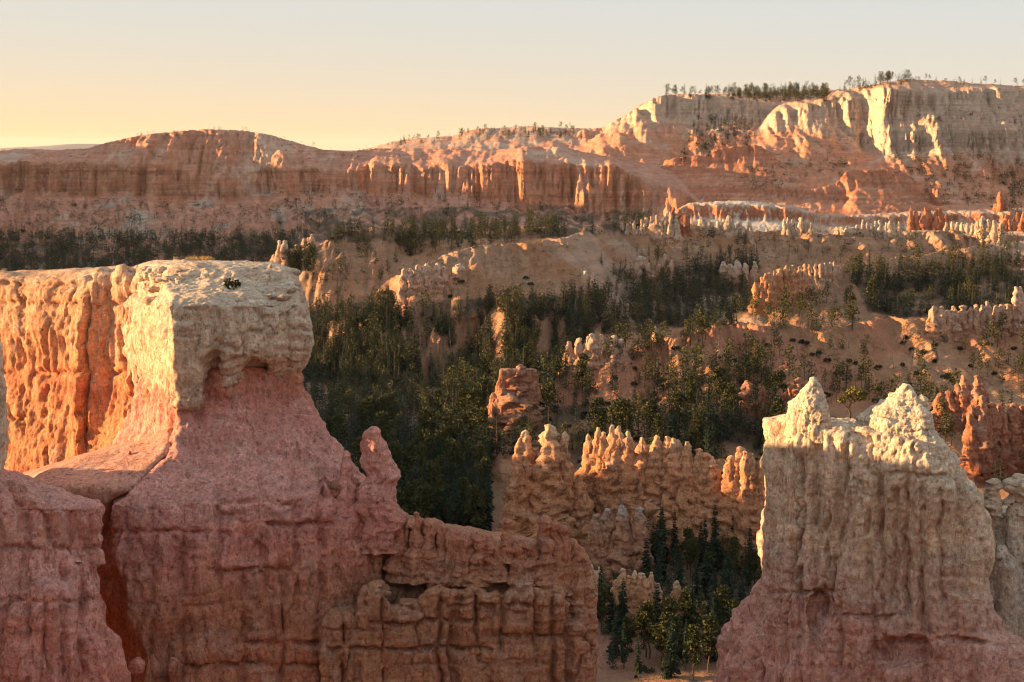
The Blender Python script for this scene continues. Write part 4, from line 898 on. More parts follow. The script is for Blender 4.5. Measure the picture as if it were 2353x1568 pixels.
formation('white_prow_fin', 'long white fin ending in a sunlit prow, upper right', H, (2230, 556), [(516,2168,2290),(530,2164,2300),(552,2170,2310)], [(2172,510,10),(2184,509,10),(2196,510,10),(2208,511,10),(2220,512,10),(2232,512,10),(2244,508,10),(2256,496,12),(2270,504,12),(2284,506,12)], WHT, knob=.1, skew=-.7)
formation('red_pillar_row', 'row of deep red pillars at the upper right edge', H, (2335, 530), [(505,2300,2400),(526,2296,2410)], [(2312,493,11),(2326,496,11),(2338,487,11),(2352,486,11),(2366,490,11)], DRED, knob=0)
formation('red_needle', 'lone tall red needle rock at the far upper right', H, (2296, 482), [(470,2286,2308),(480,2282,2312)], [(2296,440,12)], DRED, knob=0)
formation('red_stump', 'stubby red rock tower left of the tall red needle', H, (2146, 468), [(450,2138,2156),(465,2136,2160)], [(2144,433,12),(2152,434,10)], DRED, knob=0)
# ---------------------------------------------------------------- trees
def leaf_mat(name, c1, c2):
    m, nt, b = new_mat(name)
    oi = N(nt, 'ShaderNodeObjectInfo'); geo = N(nt, 'ShaderNodeNewGeometry')
    f = noise_node(nt, geo.outputs['Position'], .09, 3, .6); g = noise_node(nt, geo.outputs['Position'], 1.1, 3, .6)
    fac = mathn(nt, 'ADD', mathn(nt, 'MULTIPLY', oi.outputs['Random'], .35), mathn(nt, 'MULTIPLY', mathn(nt, 'ADD', f, mathn(nt, 'MULTIPLY', g, .5)), .55))
    L(nt, mixrgb(nt, 'MIX', fac, c1, c2), b.inputs['Base Color']); b.inputs['Roughness'].default_value = .7
    return m
M_FIR = leaf_mat('fir_needles', (.011, .024, .016), (.036, .050, .024)); M_PINE = leaf_mat('pine_needles', (.020, .031, .014), (.092, .080, .024))
M_BUSH = leaf_mat('scrub_leaves', (.020, .028, .014), (.054, .052, .026))
M_BARK, _nt, _b = new_mat('bark'); _b.inputs['Base Color'].default_value = (.10, .062, .042, 1)
M_DEAD, _nt, _b = new_mat('bare_wood'); _b.inputs['Base Color'].default_value = (.20, .155, .12, 1)
def tube(path, rad, seg=5):
    V = []; path = np.array(path, float)
    for i, p in enumerate(path):
        d = path[min(i + 1, len(path) - 1)] - path[max(i - 1, 0)]; d /= np.linalg.norm(d) + 1e-9
        a = np.cross(d, (.3, .9, .1)); a /= np.linalg.norm(a); b = np.cross(d, a)
        for k in range(seg):
            t = 2 * math.pi * k / seg; V.append(p + rad[i] * (math.cos(t) * a + math.sin(t) * b))
    F = [(i * seg + k, i * seg + (k + 1) % seg, (i + 1) * seg + (k + 1) % seg, (i + 1) * seg + k) for i in range(len(path) - 1) for k in range(seg)]
    return np.array(V), np.array(F)
def tris(vf):
    v, f = vf; v = v.reshape(-1, 4, 3)[:, [1, 2, 3]]; v = v.copy(); return v.reshape(-1, 3), np.arange(v.shape[0] * 3).reshape(-1, 3)
def kites(c, d, up, ln, wd):
    """leaf sprays: quads from c along d; arrays"""
    sd = np.cross(d, up); sd /= np.maximum(np.linalg.norm(sd, axis=1), 1e-9)[:, None]
    ln = ln[:, None]; wd = wd[:, None]
    V = np.stack([c, c + d * ln * .5 + sd * wd, c + d * ln, c + d * ln * .5 - sd * wd], 1).reshape(-1, 3)
    return V, np.arange(len(V)).reshape(-1, 4)
def unit(v): return v / np.maximum(np.linalg.norm(v, axis=1), 1e-9)[:, None]
def fir_crown(seed, whorls, nb, per, R=.15, low=.08):
    r = np.random.default_rng(seed); C0, D, U, Ln, Wd = [], [], [], [], []
    for k in range(whorls):
        z = low + (1 - low) * ((k + r.uniform(0, .8)) / whorls); zz = min(z, .995)
        rad = R * (1 - zz) ** .75 * (1 + .2 * r.normal()) * (1 if z > low + .1 else .75) + .008
        for j in range(nb):
            t = 2 * math.pi * (j + r.uniform(-.35, .35)) / nb + k * 2.4; rr = rad * r.uniform(.55, 1.15)
            if r.uniform() < .10: continue
            dr = -r.uniform(.15, .55) if z < .8 else r.uniform(-.1, .5)
            d = np.array([math.cos(t), math.sin(t), dr]); d /= np.linalg.norm(d)
            for q in range(per):
                f = (q + .15) / per
                C0.append(np.array([0, 0, zz]) + d * rr * f * .9); dd = d + r.normal(size=3) * .35; D.append(dd / np.linalg.norm(dd))
                U.append(np.array([0, 0, 1]) + r.normal(size=3) * .5); Ln.append(rr * (1.1 / per + .28) + .008); Wd.append(rr * (.26 if per > 1 else .34) + .006)
    return kites(np.array(C0), np.array(D), np.array(U), np.array(Ln), np.array(Wd))
def pine_crown(seed, clumps, per, R=.2, low=.38):
    r = np.random.default_rng(seed); Vs = []
    cs = []
    for k in range(clumps):
        z = low + (1 - low) * (k + r.uniform(0, 1)) / clumps * .95; t = r.uniform(0, 6.28)
        f = math.sin(math.pi * min(1, (z - low) / (1 - low) * .85 + .18)); rr = R * f * r.uniform(.25, 1)
        cs.append((rr * math.cos(t), rr * math.sin(t), z))
    cs = np.array(cs); c = np.repeat(cs, per, 0); n = len(c)
    d = unit(r.normal(size=(n, 3)) * (1, 1, .8)); sz = np.repeat(r.uniform(.055, .095, clumps), per)
    c = c + d * (sz * r.uniform(.3, 1, n))[:, None] * (1, 1, .6)
    return kites(c, unit(d + r.normal(size=(n, 3)) * .6), r.normal(size=(n, 3)), np.full(n, .055) * (60 / max(per, 20)) ** .3, np.full(n, .017) * (60 / max(per, 20)) ** .5)
def bush_crown(seed, n):
    r = np.random.default_rng(seed); d = unit(r.normal(size=(n, 3))); d[:, 2] = np.abs(d[:, 2]); c = d * r.uniform(.35, 1, n)[:, None] * (.5, .5, .8) * (1 + .3 * r.normal(size=(1, 3)))
    return kites(c, unit(d + r.normal(size=(n, 3)) * .6), r.normal(size=(n, 3)), np.full(n, .30), np.full(n, .12))
def trunk_mesh(seed, r0=.014, top=.97, bend=.01):
    r = np.random.default_rng(seed); n = 6; t = np.linspace(-.06, top, n)
    return tube(np.stack([bend * r.normal(size=n), bend * r.normal(size=n), t], 1) * (np.array([[1, 1, 1]])), r0 * (1 - t * .9).clip(.08), 5)
def snag_mesh(seed):
    r = np.random.default_rng(seed); V, F = tube([(0, 0, -.06), (.01 * r.normal(), .01 * r.normal(), .4), (.02 * r.normal(), .02 * r.normal(), .75), (.03 * r.normal(), .02 * r.normal(), 1)], [.018, .013, .008, .002])
    for k in range(9):
        z = r.uniform(.3, .92); t = r.uniform(0, 6.28); l = .16 * (1.1 - z) + .03
        v, f = tube([(0, 0, z), (l * .6 * math.cos(t), l * .6 * math.sin(t), z + .02), (l * math.cos(t), l * math.sin(t), z + r.uniform(-.03, .08))], [.006, .004, .0015], 3)
        F = np.vstack([F, f + len(V)]); V = np.vstack([V, v])
    return V, F
FIRS = [fir_crown(s, 30, 8, 3, R_, lo) for s, R_, lo in ((1, .125, .06), (2, .105, .10), (3, .145, .05), (4, .09, .16))]
PINES = [pine_crown(s, 20, 62, R_, lo) for s, R_, lo in ((11, .17, .35), (12, .21, .42), (13, .19, .28))]
FIR_T = [trunk_mesh(s) for s in (1, 2, 3, 4)]; PIN_T = [trunk_mesh(s, .017, .95, .012) for s in (5, 6, 7)]
FIR_L = [fir_crown(s, 12, 6, 1, R_, .08) for s, R_ in ((21, .16), (22, .135), (23, .18))]; PIN_L = [pine_crown(s, 9, 7, .18, .33) for s in (24, 25)]
FIR_M = [fir_crown(s, 18, 6, 2, R_, .08) for s, R_ in ((31, .13), (32, .105), (33, .145))]; PIN_M = [pine_crown(s, 14, 16, .19, .35) for s in (34, 35)]
FIR_S = [tris(fir_crown(s, 9, 5, 1, R_, .08)) for s, R_ in ((61, .17), (62, .14), (63, .19))]
FIR_L, PIN_L, FIR_M, PIN_M = [[tris(q) for q in l_] for l_ in (FIR_L, PIN_L, FIR_M, PIN_M)]
BUSH = [bush_crown(s, 110) for s in (41, 42, 43)]; BUSH_L = [tris(bush_crown(s, 22)) for s in (44, 45)]
def mk(nm, arr, mat): return [mesh_np(nm, v, f, mat, False) for v, f in arr]
ME = dict(fir=(mk('crown', FIRS, M_FIR), mk('trunk', FIR_T, M_BARK)), pine=(mk('crown', PINES, M_PINE), mk('trunk', PIN_T, M_BARK)),
          bush=(mk('scrub_bush', BUSH, M_BUSH), None), snag=(mk('dead_tree', [snag_mesh(s) for s in (51, 52, 53)], M_DEAD), None))

def in_poly(x, y, pl):
    c = False; j = len(pl) - 1
    for i in range(len(pl)):
        if (pl[i][1] > y) != (pl[j][1] > y) and x < (pl[j][0] - pl[i][0]) * (y - pl[i][1]) / (pl[j][1] - pl[i][1]) + pl[i][0]: c = not c
        j = i
    return c
TREES = []      # (X, Y, Z, height, kind, region)
rt = random.Random(12)
def scatter(region, pl, n, h, kind='fir', mix=0.0, clump=.35, slope=1.1, lam=30, ymin=200):
    xs = [p[0] for p in pl]; ys = [p[1] for p in pl]; got = tries = 0
    while got < n and tries < n * 14:
        tries += 1
        x = rt.uniform(min(xs), max(xs)); y = rt.uniform(min(ys), max(ys))
        if not in_poly(x, y, pl): continue
        Y = ground_hit(x, y, ymin)
        if Y is None or Y > 3900: continue
        X = P(x, y, Y)[0]
        if clump and float(noise2(X / lam, Y / lam)) < clump * rt.uniform(-1.2, 1.0) - .1 and rt.random() < .85: continue
        e = max(.8, Y * .002); gx = (ground_z(X + e, Y) - ground_z(X - e, Y)) / (2 * e); gy = (ground_z(X, Y + e) - ground_z(X, Y - e)) / (2 * e)
        if math.hypot(gx, gy) > slope: continue
        kd = kind if rt.random() > mix else ('pine' if kind == 'fir' else 'fir')
        TREES.append((X, Y, float(ground_z(X, Y)), rt.uniform(*h) * (1 if rt.random() < .8 else .6), kd, region)); got += 1
box = lambda a, b, c, d: [(a, b), (c, b), (c, d), (a, d)]
# (region, polygon, number, heights, kind, mix)
scatter('far', box(-120,545,720,640), 2200, (12, 21), 'fir', .3, .15)
scatter('far', box(-120,470,720,565), 700, (8, 16), 'fir', .4, .6)
scatter('far', box(-100,400,330,560), 120, (8, 16), 'fir', .3, .5)
scatter('far', [(640,440),(1500,430),(1500,540),(700,560)], 520, (9, 17), 'fir', .3, .5)
scatter('far', box(240,300,1000,440), 110, (6, 11), 'pine', .3, .3)
scatter('far', box(380,300,620,400), 50, (5, 10), 'fir', .3, .3)
scatter('rim', [(900,322),(1080,300),(1320,296),(1320,318),(1080,322),(900,345)], 150, (8, 16), 'pine', .5, .1)
scatter('rim', [(1530,216),(1900,207),(1900,236),(1760,236),(1530,222)], 330, (13, 24), 'fir', .5, 0)
scatter('rim', [(1920,212),(2000,196),(2095,182),(2095,192),(2000,206),(1930,216)], 46, (12, 24), 'fir', .4, 0)
scatter('rim', [(2095,183),(2420,198),(2420,206),(2095,192)], 34, (7, 15), 'pine', .4, 0)
scatter('rim', [(230,332),(470,298),(760,343),(760,350),(470,304),(230,338)], 26, (7, 12), 'pine', .3, 0)
scatter('massif', [(1600,270),(1760,270),(1720,350),(1560,380)], 190, (11, 20), 'fir', .1, .2)
scatter('massif', [(2050,365),(2420,350),(2420,500),(2150,470)], 330, (9, 17), 'fir', .2, .45)
scatter('massif', [(2280,400),(2420,390),(2420,500),(2330,480)], 120, (12, 19), 'fir', .2, .1)
scatter('massif', [(1700,380),(1960,365),(1940,420),(1700,440)], 110, (8, 16), 'fir', .2, .4)
scatter('massif', box(2100,240,2353,340), 36, (7, 14), 'fir', .2, .5, 1.3)
scatter('ridge wood', [(900,550),(940,530),(1290,521),(1300,545),(1200,556),(1060,575),(940,590)], 240, (9, 17), 'pine', .4, .0)
scatter('dome', [(740,560),(930,540),(930,700),(700,720)], 60, (8, 14), 'fir', .5, .4)
scatter('slope', [(700,740),(900,715),(1000,725),(1100,705),(1320,690),(1400,710),(1290,880),(690,890)], 1100, (11, 20), 'fir', .2, .3)
scatter('valley', [(690,885),(1180,880),(1130,1010),(1120,1250),(880,1250),(700,1000)], 800, (12, 20), 'fir', .25, .0)
scatter('wooded hollow', [(1480,640),(1740,590),(1740,690),(1690,745),(1380,770)], 520, (10, 19), 'fir', .15, .2)
scatter('valley', [(470,800),(700,780),(700,1000),(890,1250),(700,1260),(470,1000)], 170, (12, 20), 'fir', .25, .0)
scatter('wooded hollow', [(1330,620),(1500,580),(1560,600),(1400,720)], 40, (8, 15), 'fir', .3, .2)
scatter('clay hills', box(1560,535,2353,605), 150, (7, 15), 'fir', .3, .3)
scatter('spur wood', [(1940,625),(2400,590),(2400,735),(2000,730)], 400, (10, 18), 'fir', .15, .15)
scatter('spur foot', [(1720,705),(1960,695),(1960,765),(1720,760)], 64, (9, 16), 'pine', .35, .0)
scatter('hill crest', [(1390,800),(1560,762),(1680,742),(1680,775),(1400,850)], 42, (9, 15), 'pine', .2, 0)
scatter('hill foot', [(1180,900),(1500,870),(1720,830),(1800,900),(1800,1060),(1180,1060)], 300, (9, 18), 'fir', .35, .15)
scatter('orange hill', [(1700,800),(2400,770),(2400,930),(1800,960)], 90, (6, 14), 'pine', .4, .2)
scatter('hoodoo valley', [(1110,1000),(1800,990),(1800,1110),(1110,1100)], 90, (10, 18), 'fir', .2, .1)
scatter('canyon', [(1370,1330),(1800,1280),(1790,1560),(1380,1570)], 120, (10, 17), 'fir', .25, 0)
scatter('canyon', [(1490,1200),(1790,1180),(1790,1300),(1490,1330)], 64, (12, 20), 'fir', .1, 0)
scatter('red wall', [(1990,880),(2400,940),(2400,1130),(2140,1110)], 46, (8, 16), 'fir', .3, 0)
for px, py, hpx, kd in ((1520,1215,112,'fir'),(1556,1225,120,'fir'),(1632,1250,105,'fir'),(1660,1255,130,'fir'),(1748,1265,130,'fir'),(1430,1470,150,'fir'),(1545,1500,140,'fir'),(1580,1490,150,'pine'),(1640,1430,130,'fir'),(1690,1500,130,'pine'),(1570,1420,100,'fir'),(1505,1420,90,'fir'),(1780,1250,120,'fir')):
    Y = ground_hit(px, py); q = P(px, py, Y); TREES.append((q[0], Y, q[2], hpx * Y / FPX, kd, 'canyon'))
BUSHES = []
def bushes(pl, n, h):
    k = len(TREES); scatter('b', pl, n, h, 'bush', -1, .25, 1.0, 14)
    BUSHES.extend(TREES[k:]); del TREES[k:]
bushes([(1480,790),(2400,760),(2400,950),(1700,980),(1300,960)], 260, (.8, 2.2))
bushes(box(1560,530,2400,620), 160, (1.2, 2.6)); bushes([(740,560),(1400,540),(1500,720),(900,740)], 200, (1.0, 2.6))
bushes([(1780,240),(2010,230),(1990,370),(1720,400)], 150, (1.8, 3.6)); bushes([(2050,220),(2400,230),(2400,420),(2050,400)], 180, (1.8, 3.6))
bushes(box(-100,310,1300,540), 460, (1.6, 3.4)); bushes([(1110,960),(1800,960),(1800,1120),(1110,1150)], 130, (.8, 2.0)); bushes([(1370,1300),(1790,1290),(1790,1566),(1390,1566)], 90, (.6, 1.6))
bushes([(1950,620),(2400,590),(2400,740),(1960,720)], 120, (1.2, 2.6))
SNAGS = []
def snags(pl, n, h):
    k = len(TREES); scatter('s', pl, n, h, 'snag', -1, 0); SNAGS.extend(TREES[k:]); del TREES[k:]
snags([(1700,800),(2400,780),(2400,930),(1800,960)], 26, (6, 11)); snags([(1390,800),(1680,760),(1720,830),(1500,900)], 14, (6, 11)); snags(box(760,760,1300,900), 10, (10, 17)); snags([(1400,1330),(1780,1330),(1780,1540),(1400,1540)], 9, (7, 12))

WHERE = {'far': ('dark conifer in the woods below the far ridge', 'conifers below the far ridge'), 'rim': ('conifer standing on the skyline of the far plateau', 'conifers on the skyline'),
    'massif': ('conifer on the slopes under the cream cliffs', 'conifers under the cream cliffs'), 'ridge wood': ('conifer in the sunlit wood behind the clay ridge crest', 'conifers behind the clay ridge'),
    'dome': ('conifer on the flank of the domed hill', 'conifers on the domed hill'), 'slope': ('conifer on the wooded slope between clay ridge and dark valley', 'conifers on the wooded slope'),
    'valley': ('dark green conifer in the shaded valley right of the big butte', 'conifers in the shaded valley'), 'wooded hollow': ('conifer in the wooded hollow left of the golden prow', 'conifers in the wooded hollow'),
    'clay hills': ('conifer among the pink clay hills, upper right', 'conifers in the clay hills'), 'spur wood': ('dark conifer on the shaded spur right of the golden prow', 'conifers on the shaded spur'),
    'spur foot': ('sunlit conifer at the foot of the golden prow', 'conifers below the golden prow'), 'hill crest': ('tall pine on the crest of the orange hill', 'pines on the orange hill crest'),
    'hill foot': ('conifer on the shaded lower slope of the orange hill', 'conifers on the lower orange hill'), 'orange hill': ('scattered conifer on the bare orange hillside, right', 'conifers on the bare orange hillside'),
    'hoodoo valley': ('conifer right behind the sunlit hoodoo fin', 'conifers behind the hoodoo fin'), 'canyon': ('large dark fir in the canyon between hoodoo fin and pale hoodoo', 'firs in the canyon'),
    'red wall': ('conifer around the dark red rock wall, right', 'conifers around the red wall')}
LAND = [(500,760,'the big flat-topped butte'),(868,1040,'the slim spire beside the big butte'),(1100,1260,'the fluted rust fin'),(1250,1060,'the banded hoodoo group'),(1400,1040,'the left end of the sunlit hoodoo fin'),(1530,1060,'the middle of the sunlit hoodoo fin'),(1700,1080,'the right end of the sunlit hoodoo fin'),
    (1430,1220,'the grey-capped hoodoo'),(1460,1370,'the low hoodoo wall'),(1555,1370,'the sharp rock cone'),(1722,1450,'the small lone rock cone'),(1868,930,'the left peak of the pale hoodoo'),(2080,930,'the right peak of the pale hoodoo'),(2285,1000,'the dark red rock wall'),(2190,910,'the red hoodoos with two needles'),
    (1785,900,'the small rust hoodoo row'),(1185,900,'the square red butte'),(1370,790,'the pale pink pinnacle cluster'),(1506,765,'the lone pink spire'),(1790,650,'the golden prow'),(2240,720,'the pink crenellated fin'),(965,635,'the short pink fin'),(655,580,'the sunlit knob on the domed hill'),(860,522,'the top of the domed hill'),
    (1356,650,'the pair of pale slope pinnacles'),(1458,610,'the pink pinnacle group'),(1690,620,'the half-hidden pink hoodoo wall'),(1490,505,'the white hoodoo fin'),(2022,515,'the white pinnacle cluster'),(2230,530,'the white prow fin'),(2040,280,'the sunlit cliff prow'),(1640,240,'the cream cliff'),(1780,1250,'the left flank of the pale hoodoo'),(950,900,'the dark valley bottom'),(1000,780,'the mid-slope of the wooded hill')]
def landmark(t):
    x, y = proj(t[0], t[1], t[2]); return min(LAND, key=lambda q: (q[0] - x) ** 2 + 1.4 * (q[1] - y) ** 2)[2]
def where(t):
    x, y = proj(t[0], t[1], t[2]); lx, ly, nm = min(LAND, key=lambda q: (q[0] - x) ** 2 + 1.4 * (q[1] - y) ** 2)
    dx, dy = x - lx, y - ly; far_ = math.hypot(dx, dy)
    if far_ < 28: rel = 'right by'
    elif abs(dx) > 1.3 * abs(dy): rel = ('just ' if far_ < 70 else 'well ') + ('left of' if dx < 0 else 'right of')
    else: rel = ('just ' if far_ < 70 else 'well ') + ('above' if dy < 0 else 'below')
    return rel + ' ' + nm
def visible(t, hd_): return -10 < proj(t[0], t[1], t[2])[0] < 2363
size = lambda t: t[3] / t[1] * (1 if visible(t, 0) else .01)
TREES.sort(key=size, reverse=True); BUSHES.sort(key=size, reverse=True)
def place_tree(t, label, group):
    X, Y, Z, h, kd, rg = t; crowns, trunks = ME[kd]; i = rt.randrange(len(crowns)); w_ = rt.uniform(.85, 1.2)
    e = bpy.data.objects.new('pine_tree' if kd == 'pine' else 'fir_tree', None); COL.objects.link(e)
    e.location = (X, Y, Z - .1); e.rotation_euler = (rt.uniform(-.03, .03), rt.uniform(-.03, .03), rt.uniform(0, 6.28)); e.scale = (h * w_, h * w_, h); e.empty_display_size = .1
    for nm, ms in (('trunk', trunks), ('crown', crowns)):
        c = bpy.data.objects.new(nm, ms[i % len(ms)]); COL.objects.link(c); c.parent = e
    tag(e, label, 'tree', group); return e
nt_ = {'fir': 0, 'pine': 0}; REST = []
for t in TREES:
    if nt_[t[4]] < (190 if t[4] == 'fir' else 110) and visible(t, 0):
        nt_[t[4]] += 1; sz = 'tall' if t[3] > 15 else ('short' if t[3] < 10 else 'mid-sized'); place_tree(t, '%s %s %s' % (sz, 'open-crowned pine' if t[4] == 'pine' else 'dark green fir', where(t)), 'conifers around ' + landmark(t))
    else: REST.append(t)
def merge(name, items, protos, mat, kindkey):
    vs, fs, off = [], [], 0
    for X, Y, Z, h, kd, rg in items:
        v, f = protos(kd, h, Y); a = rt.uniform(0, 6.28); c, s_ = math.cos(a), math.sin(a); w_ = rt.uniform(.85, 1.25) * (1.35 if h / Y * FPX < 34 else 1.1)
        q = np.stack([(v[:, 0] * c - v[:, 1] * s_) * h * w_ + X, (v[:, 0] * s_ + v[:, 1] * c) * h * w_ + Y, v[:, 2] * h + Z - .1], 1)
        vs.append(q); fs.append(f + off); off += len(v)
    return mesh_np(name, np.vstack(vs), np.vstack(fs), mat, False)
def pf(kd, h, Y):
    big = h / Y * FPX > 34 or (Y > 2550 and rt.random() < .8)
    return (FIR_M if big else (FIR_S if h / Y * FPX < 27 else FIR_L))[rt.randrange(3)] if kd == 'fir' else (PIN_M if big else PIN_L)[rt.randrange(2)]
for kd, nm, mt in (('fir', 'fir_forest', M_FIR), ('pine', 'pine_forest', M_PINE)):
    it = [t for t in REST if t[4] == kd]
    tag(obj(nm, merge(nm, it, pf, mt, kd)), 'distant %s woods covering the valley and the far slopes' % ('dark fir' if kd == 'fir' else 'olive pine'), 'woods', kind='stuff')
    tr = tube([(0, 0, -.05), (0, 0, .5), (0, 0, .9)], [.014, .009, .003], 3)
    tag(obj(nm.split('_')[0] + '_trunks', merge('trunks', [t for t in it if t[3] / t[1] * FPX > 24], lambda *a: tr, M_BARK, kd)), 'thin brown trunks of the distant %s woods' % kd, 'trunks', kind='stuff')
for k, t in enumerate(BUSHES[:190]):
    o = bpy.data.objects.new('scrub_bush', ME['bush'][0][k % 3]); COL.objects.link(o); o.location = t[:2] + (t[2] - .05,); o.scale = (t[3] * 1.5, t[3] * 1.5, t[3]); o.rotation_euler = (0, 0, rt.uniform(0, 6.28))
    near = proj(*t[:3])[1] > 1000
    tag(o, ('broad' if t[3] > 1.6 else 'small') + ' low dark bush ' + where(t), 'bush', 'bushes around ' + landmark(t))
tag(obj('distant_scrub', merge('distant_scrub', [t[:3] + (t[3] * 1.2,) + t[4:] for t in BUSHES[190:]], lambda *a: BUSH_L[rt.randrange(2)], M_BUSH, 'b')), 'dark scrub specks over the far slopes', 'scrub', kind='stuff')
for k, t in enumerate(SNAGS):
    o = bpy.data.objects.new('dead_tree', ME['snag'][0][k % 3]); COL.objects.link(o); o.location = t[:2] + (t[2] - .1,); o.scale = (t[3],) * 3; o.rotation_euler = (rt.uniform(-.12, .12), rt.uniform(-.12, .12), rt.uniform(0, 6.28))
    py = proj(*t[:3])[1]; px = proj(*t[:3])[0]
    w_ = ('bare dead trunk standing in the dark valley wood', 'dead trunks in the valley') if px < 1330 else (('bare dead tree in the canyon right of the fluted fin', 'dead trees in the canyon') if py > 1200 else ('bare dead tree on the orange hill', 'dead trees on the orange hill'))
    tag(o, ('tall' if t[3] > 10 else 'short') + ' bare dead tree ' + where(t), 'dead tree', 'dead trees around ' + landmark(t))
# ---------------------------------------------------------------- small things
def top_of(o, px, py0, py1, Yr=None):
    """highest point of a rock mesh near a picture column"""
    me = o.data; v = np.empty(len(me.vertices) * 3, np.float32); me.vertices.foreach_get('co', v); v = v.reshape(-1, 3)
    x, y = proj(v[:, 0], v[:, 1], v[:, 2]); m = (np.abs(x - px) < 4) & (y > py0) & (y < py1)
    if not m.any(): return P(px, (py0 + py1) / 2, 95)
    return v[m][np.argmin(y[m])]
face_hd = [o for o in hd.children if o.name.startswith('rock_face')][0]
capr = [o for o in butte.children if o.name.startswith('caprock')][0]
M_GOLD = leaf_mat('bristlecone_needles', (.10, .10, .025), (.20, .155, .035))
def crown_blobs(seed, blobs, per, ln, wd):
    r = np.random.default_rng(seed); c = np.repeat(np.array([b[:3] for b in blobs], float), per, 0); n = len(c); rad = np.repeat([b[3] for b in blobs], per)
    d = unit(r.normal(size=(n, 3))); c = c + d * (rad * r.uniform(.2, 1, n) ** .6)[:, None] * (1, 1, .8)
    return kites(c, unit(d + r.normal(size=(n, 3)) * .7), r.normal(size=(n, 3)), np.full(n, ln), np.full(n, wd))
q = top_of(face_hd, 1955, 930, 1040)
pt = tag(empty('gnarled_pine', (float(q[0]), float(q[1]), float(q[2]) - .08)), 'small golden gnarled pine growing in the notch between the two pale peaks', 'tree'); pt.scale = (1.35, 1.35, 1.3)
v, f = tube([(0, 0, -.15), (.03, 0, .3), (-.08, .02, .55), (.05, 0, .85), (.32, 0, 1.15), (.45, 0, 1.4)], [.075, .06, .05, .045, .03, .012], 7)
obj('trunk', mesh_np('trunk', v, f, M_BARK), pt)
for pts, rad in (([(-.08, .02, .55), (-.3, 0, .75), (-.42, .05, .95)], [.03, .02, .01]), ([(.05, 0, .85), (-.1, .1, 1.1), (-.12, .1, 1.25)], [.03, .02, .008])):
    v, f = tube(pts, rad, 5); obj('limb', mesh_np('limb', v, f, M_BARK), pt)
v, f = crown_blobs(3, [(.35, 0, 1.35, .36), (.1, .1, 1.45, .28), (.55, 0, 1.2, .25), (-.42, .05, 1.0, .17), (.25, -.1, 1.15, .25), (-.1, .05, 1.25, .16), (.7, .05, 1.35, .16)], 130, .13, .04)
obj('crown', mesh_np('crown', v, f, M_GOLD, False), pt)
# soil bank and golden fir behind the pinnacles at the right
kn = loft(118, [(1172,2238,2330,1,2),(1184,2210,2380,3,4),(1215,2190,2440,5,6),(1300,2150,2500,7,8),(1700,2100,2560,9,10)], n=2.4, seg=40)
bank = rock_part("soil_bank", [kn], .3, m_soil, None, 1.0, 33, 4, flute=.1, lump=.2, beds=0, rough=.08, crack=0)
tag(bank, 'pink soil bank behind the grey pinnacles, right edge', 'bank')
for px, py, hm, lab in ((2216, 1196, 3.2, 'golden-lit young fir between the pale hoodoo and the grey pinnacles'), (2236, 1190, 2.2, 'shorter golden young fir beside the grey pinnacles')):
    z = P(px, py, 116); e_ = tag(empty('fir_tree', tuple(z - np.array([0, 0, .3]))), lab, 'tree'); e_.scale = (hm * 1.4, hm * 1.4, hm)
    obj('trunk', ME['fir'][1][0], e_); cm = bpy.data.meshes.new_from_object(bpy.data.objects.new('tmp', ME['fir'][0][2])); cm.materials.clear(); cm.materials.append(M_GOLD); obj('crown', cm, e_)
# dry grass and a shrub on the butte
def tuft(n, hgt, spread, seed):
    r = np.random.default_rng(seed); a = r.uniform(0, 6.28, n); rr = spread * np.sqrt(r.uniform(0, 1, n)); b0 = np.stack([rr * np.cos(a), rr * np.sin(a), np.full(n, -.03)], 1)
    d = unit(np.stack([.35 * r.normal(size=n), .35 * r.normal(size=n), np.ones(n)], 1))
    return kites(b0, d, r.normal(size=(n, 3)), hgt * r.uniform(.5, 1, n), np.full(n, .012))
M_GRASS, _nt, _b = new_mat('dry_grass'); _b.inputs['Base Color'].default_value = (.48, .31, .11, 1)
gv, gf = tuft(90, .42, .28, 4); GM = mesh_np('grass_tuft', gv, gf, M_GRASS, False)
for i, (px, lab) in enumerate(((402, 'leftmost small dry grass tuft on the butte top'), (432, 'small dry grass tuft left of the big tufts on the butte top'), (448, 'dry golden grass tuft at the left of the main clump on the butte top'), (460, 'tallest dry golden grass tuft at the crest of the butte top'), (472, 'dry golden grass tuft right of the tallest one on the butte top'), (484, 'rightmost dry golden grass tuft on the butte top'), (14, 'dry grass tuft on top of the lit wall, far left'))):
    t_ = top_of(capr if px > 300 else [o for o in wall.children][0], px, 570, 660); o = obj('grass_tuft', GM); o.location = tuple(map(float, t_)); o.rotation_euler = (0, 0, i * 1.3); s_ = .7 + .5 * (440 < px < 480); o.scale = (1.3 * s_, 1.3 * s_, s_)
    tag(o, lab, 'grass', 'dry grass on the cliff tops')
q = P(532, 662, 109.8); o = obj('shrub', ME['bush'][0][0]); o.location = tuple(q); o.scale = (1.0, .8, .9); tag(o, 'dark little shrub on the rubbly ledge of the butte cap', 'shrub')
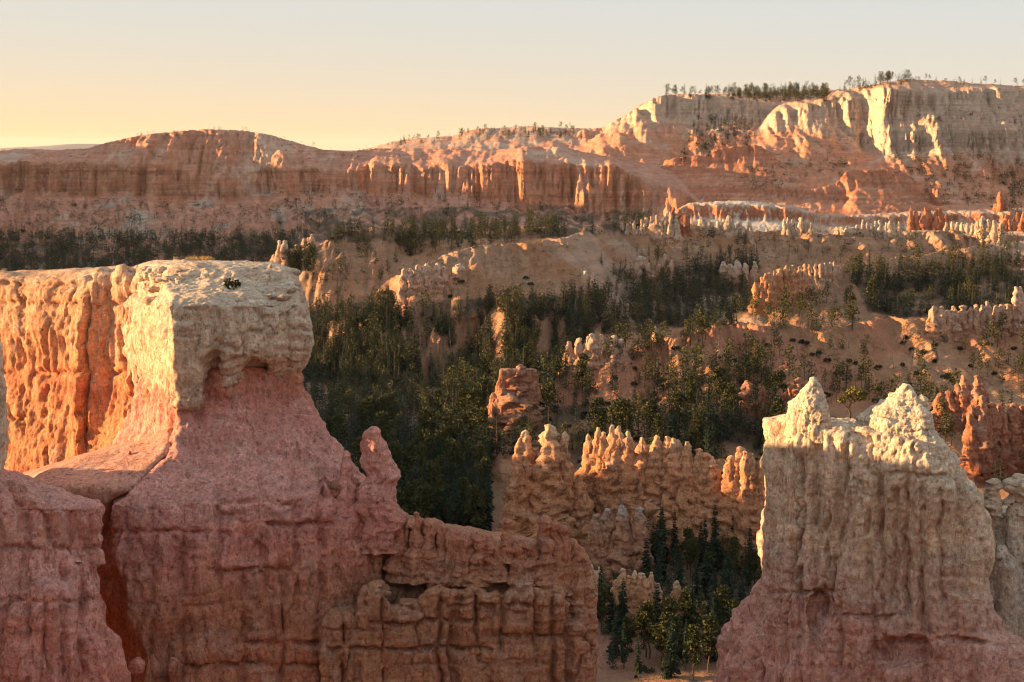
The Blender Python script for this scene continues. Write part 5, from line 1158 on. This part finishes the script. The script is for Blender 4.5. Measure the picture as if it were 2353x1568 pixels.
# boulders
def boulder(px, py, Y, w_, seed, mat, label):
    k = Y / FPX; R = loft(Y, [(py - w_*.5, px - w_*.2, px + w_*.2, w_*k*.2, w_*k*.2), (py - w_*.3, px - w_*.45, px + w_*.4, w_*k*.45, w_*k*.45), (py, px - w_*.5, px + w_*.5, w_*k*.5, w_*k*.5), (py + w_*.35, px - w_*.42, px + w_*.42, w_*k*.42, w_*k*.42), (py + w_*.5, px - w_*.15, px + w_*.15, w_*k*.2, w_*k*.2)], n=2.3, sub=5, seg=36)
    V, F, T = grid_closed(R); V = erode(V, vnormals(V, F), w_ * k * .35, seed, flute=.15, lump=.5, beds=.1, rough=.2, plates=.3)
    tag(obj('boulder', grid_mesh('boulder', V[:R.shape[0] * R.shape[1]].reshape(R.shape), mat)), label, 'boulder')
boulder(313, 1530, 95.2, 36, 3, m_left, 'rounded boulder wedged at the foot of the dark slot, lower left')
boulder(298, 1041, 104.6, 9, 5, m_soil, 'largest loose stone on the pink scree apron')
boulder(314, 1058, 103.6, 7, 6, m_soil, 'small loose stone on the pink scree apron, above its lit edge')
boulder(322, 1070, 102.8, 8, 7, m_soil, 'loose stone lowest on the pink scree apron')
boulder(622, 612, 113.0, 10, 8, m_cap, 'small loose rock on the skyline of the butte top')
# ---------------------------------------------------------------- air
def haze_box():
    m = bpy.data.materials.new('haze_air'); m.use_nodes = True; nt = m.node_tree; nt.nodes.remove(nt.nodes['Principled BSDF'])
    pv = nt.nodes.new('ShaderNodeVolumePrincipled'); pv.inputs['Color'].default_value = (.95, .9, .86, 1); pv.inputs['Density'].default_value = 6e-6; pv.inputs['Anisotropy'].default_value = .2
    nt.links.new(pv.outputs[0], nt.nodes['Material Output'].inputs['Volume'])
    x, y0, y1, z0, z1 = 95000, -95000, 95000, -420, 420
    v = [(sx * x, y, z) for z in (z0, z1) for y in (y0, y1) for sx in (-1, 1)]
    tag(obj('haze', mesh_np('haze', np.array(v, float), np.array([(2, 3, 1, 0), (5, 7, 6, 4), (1, 5, 4, 0), (6, 7, 3, 2), (4, 6, 2, 0), (3, 7, 5, 1)]), m, False)), 'thin pale morning haze filling the amphitheatre', 'haze', kind='stuff')
haze_box()
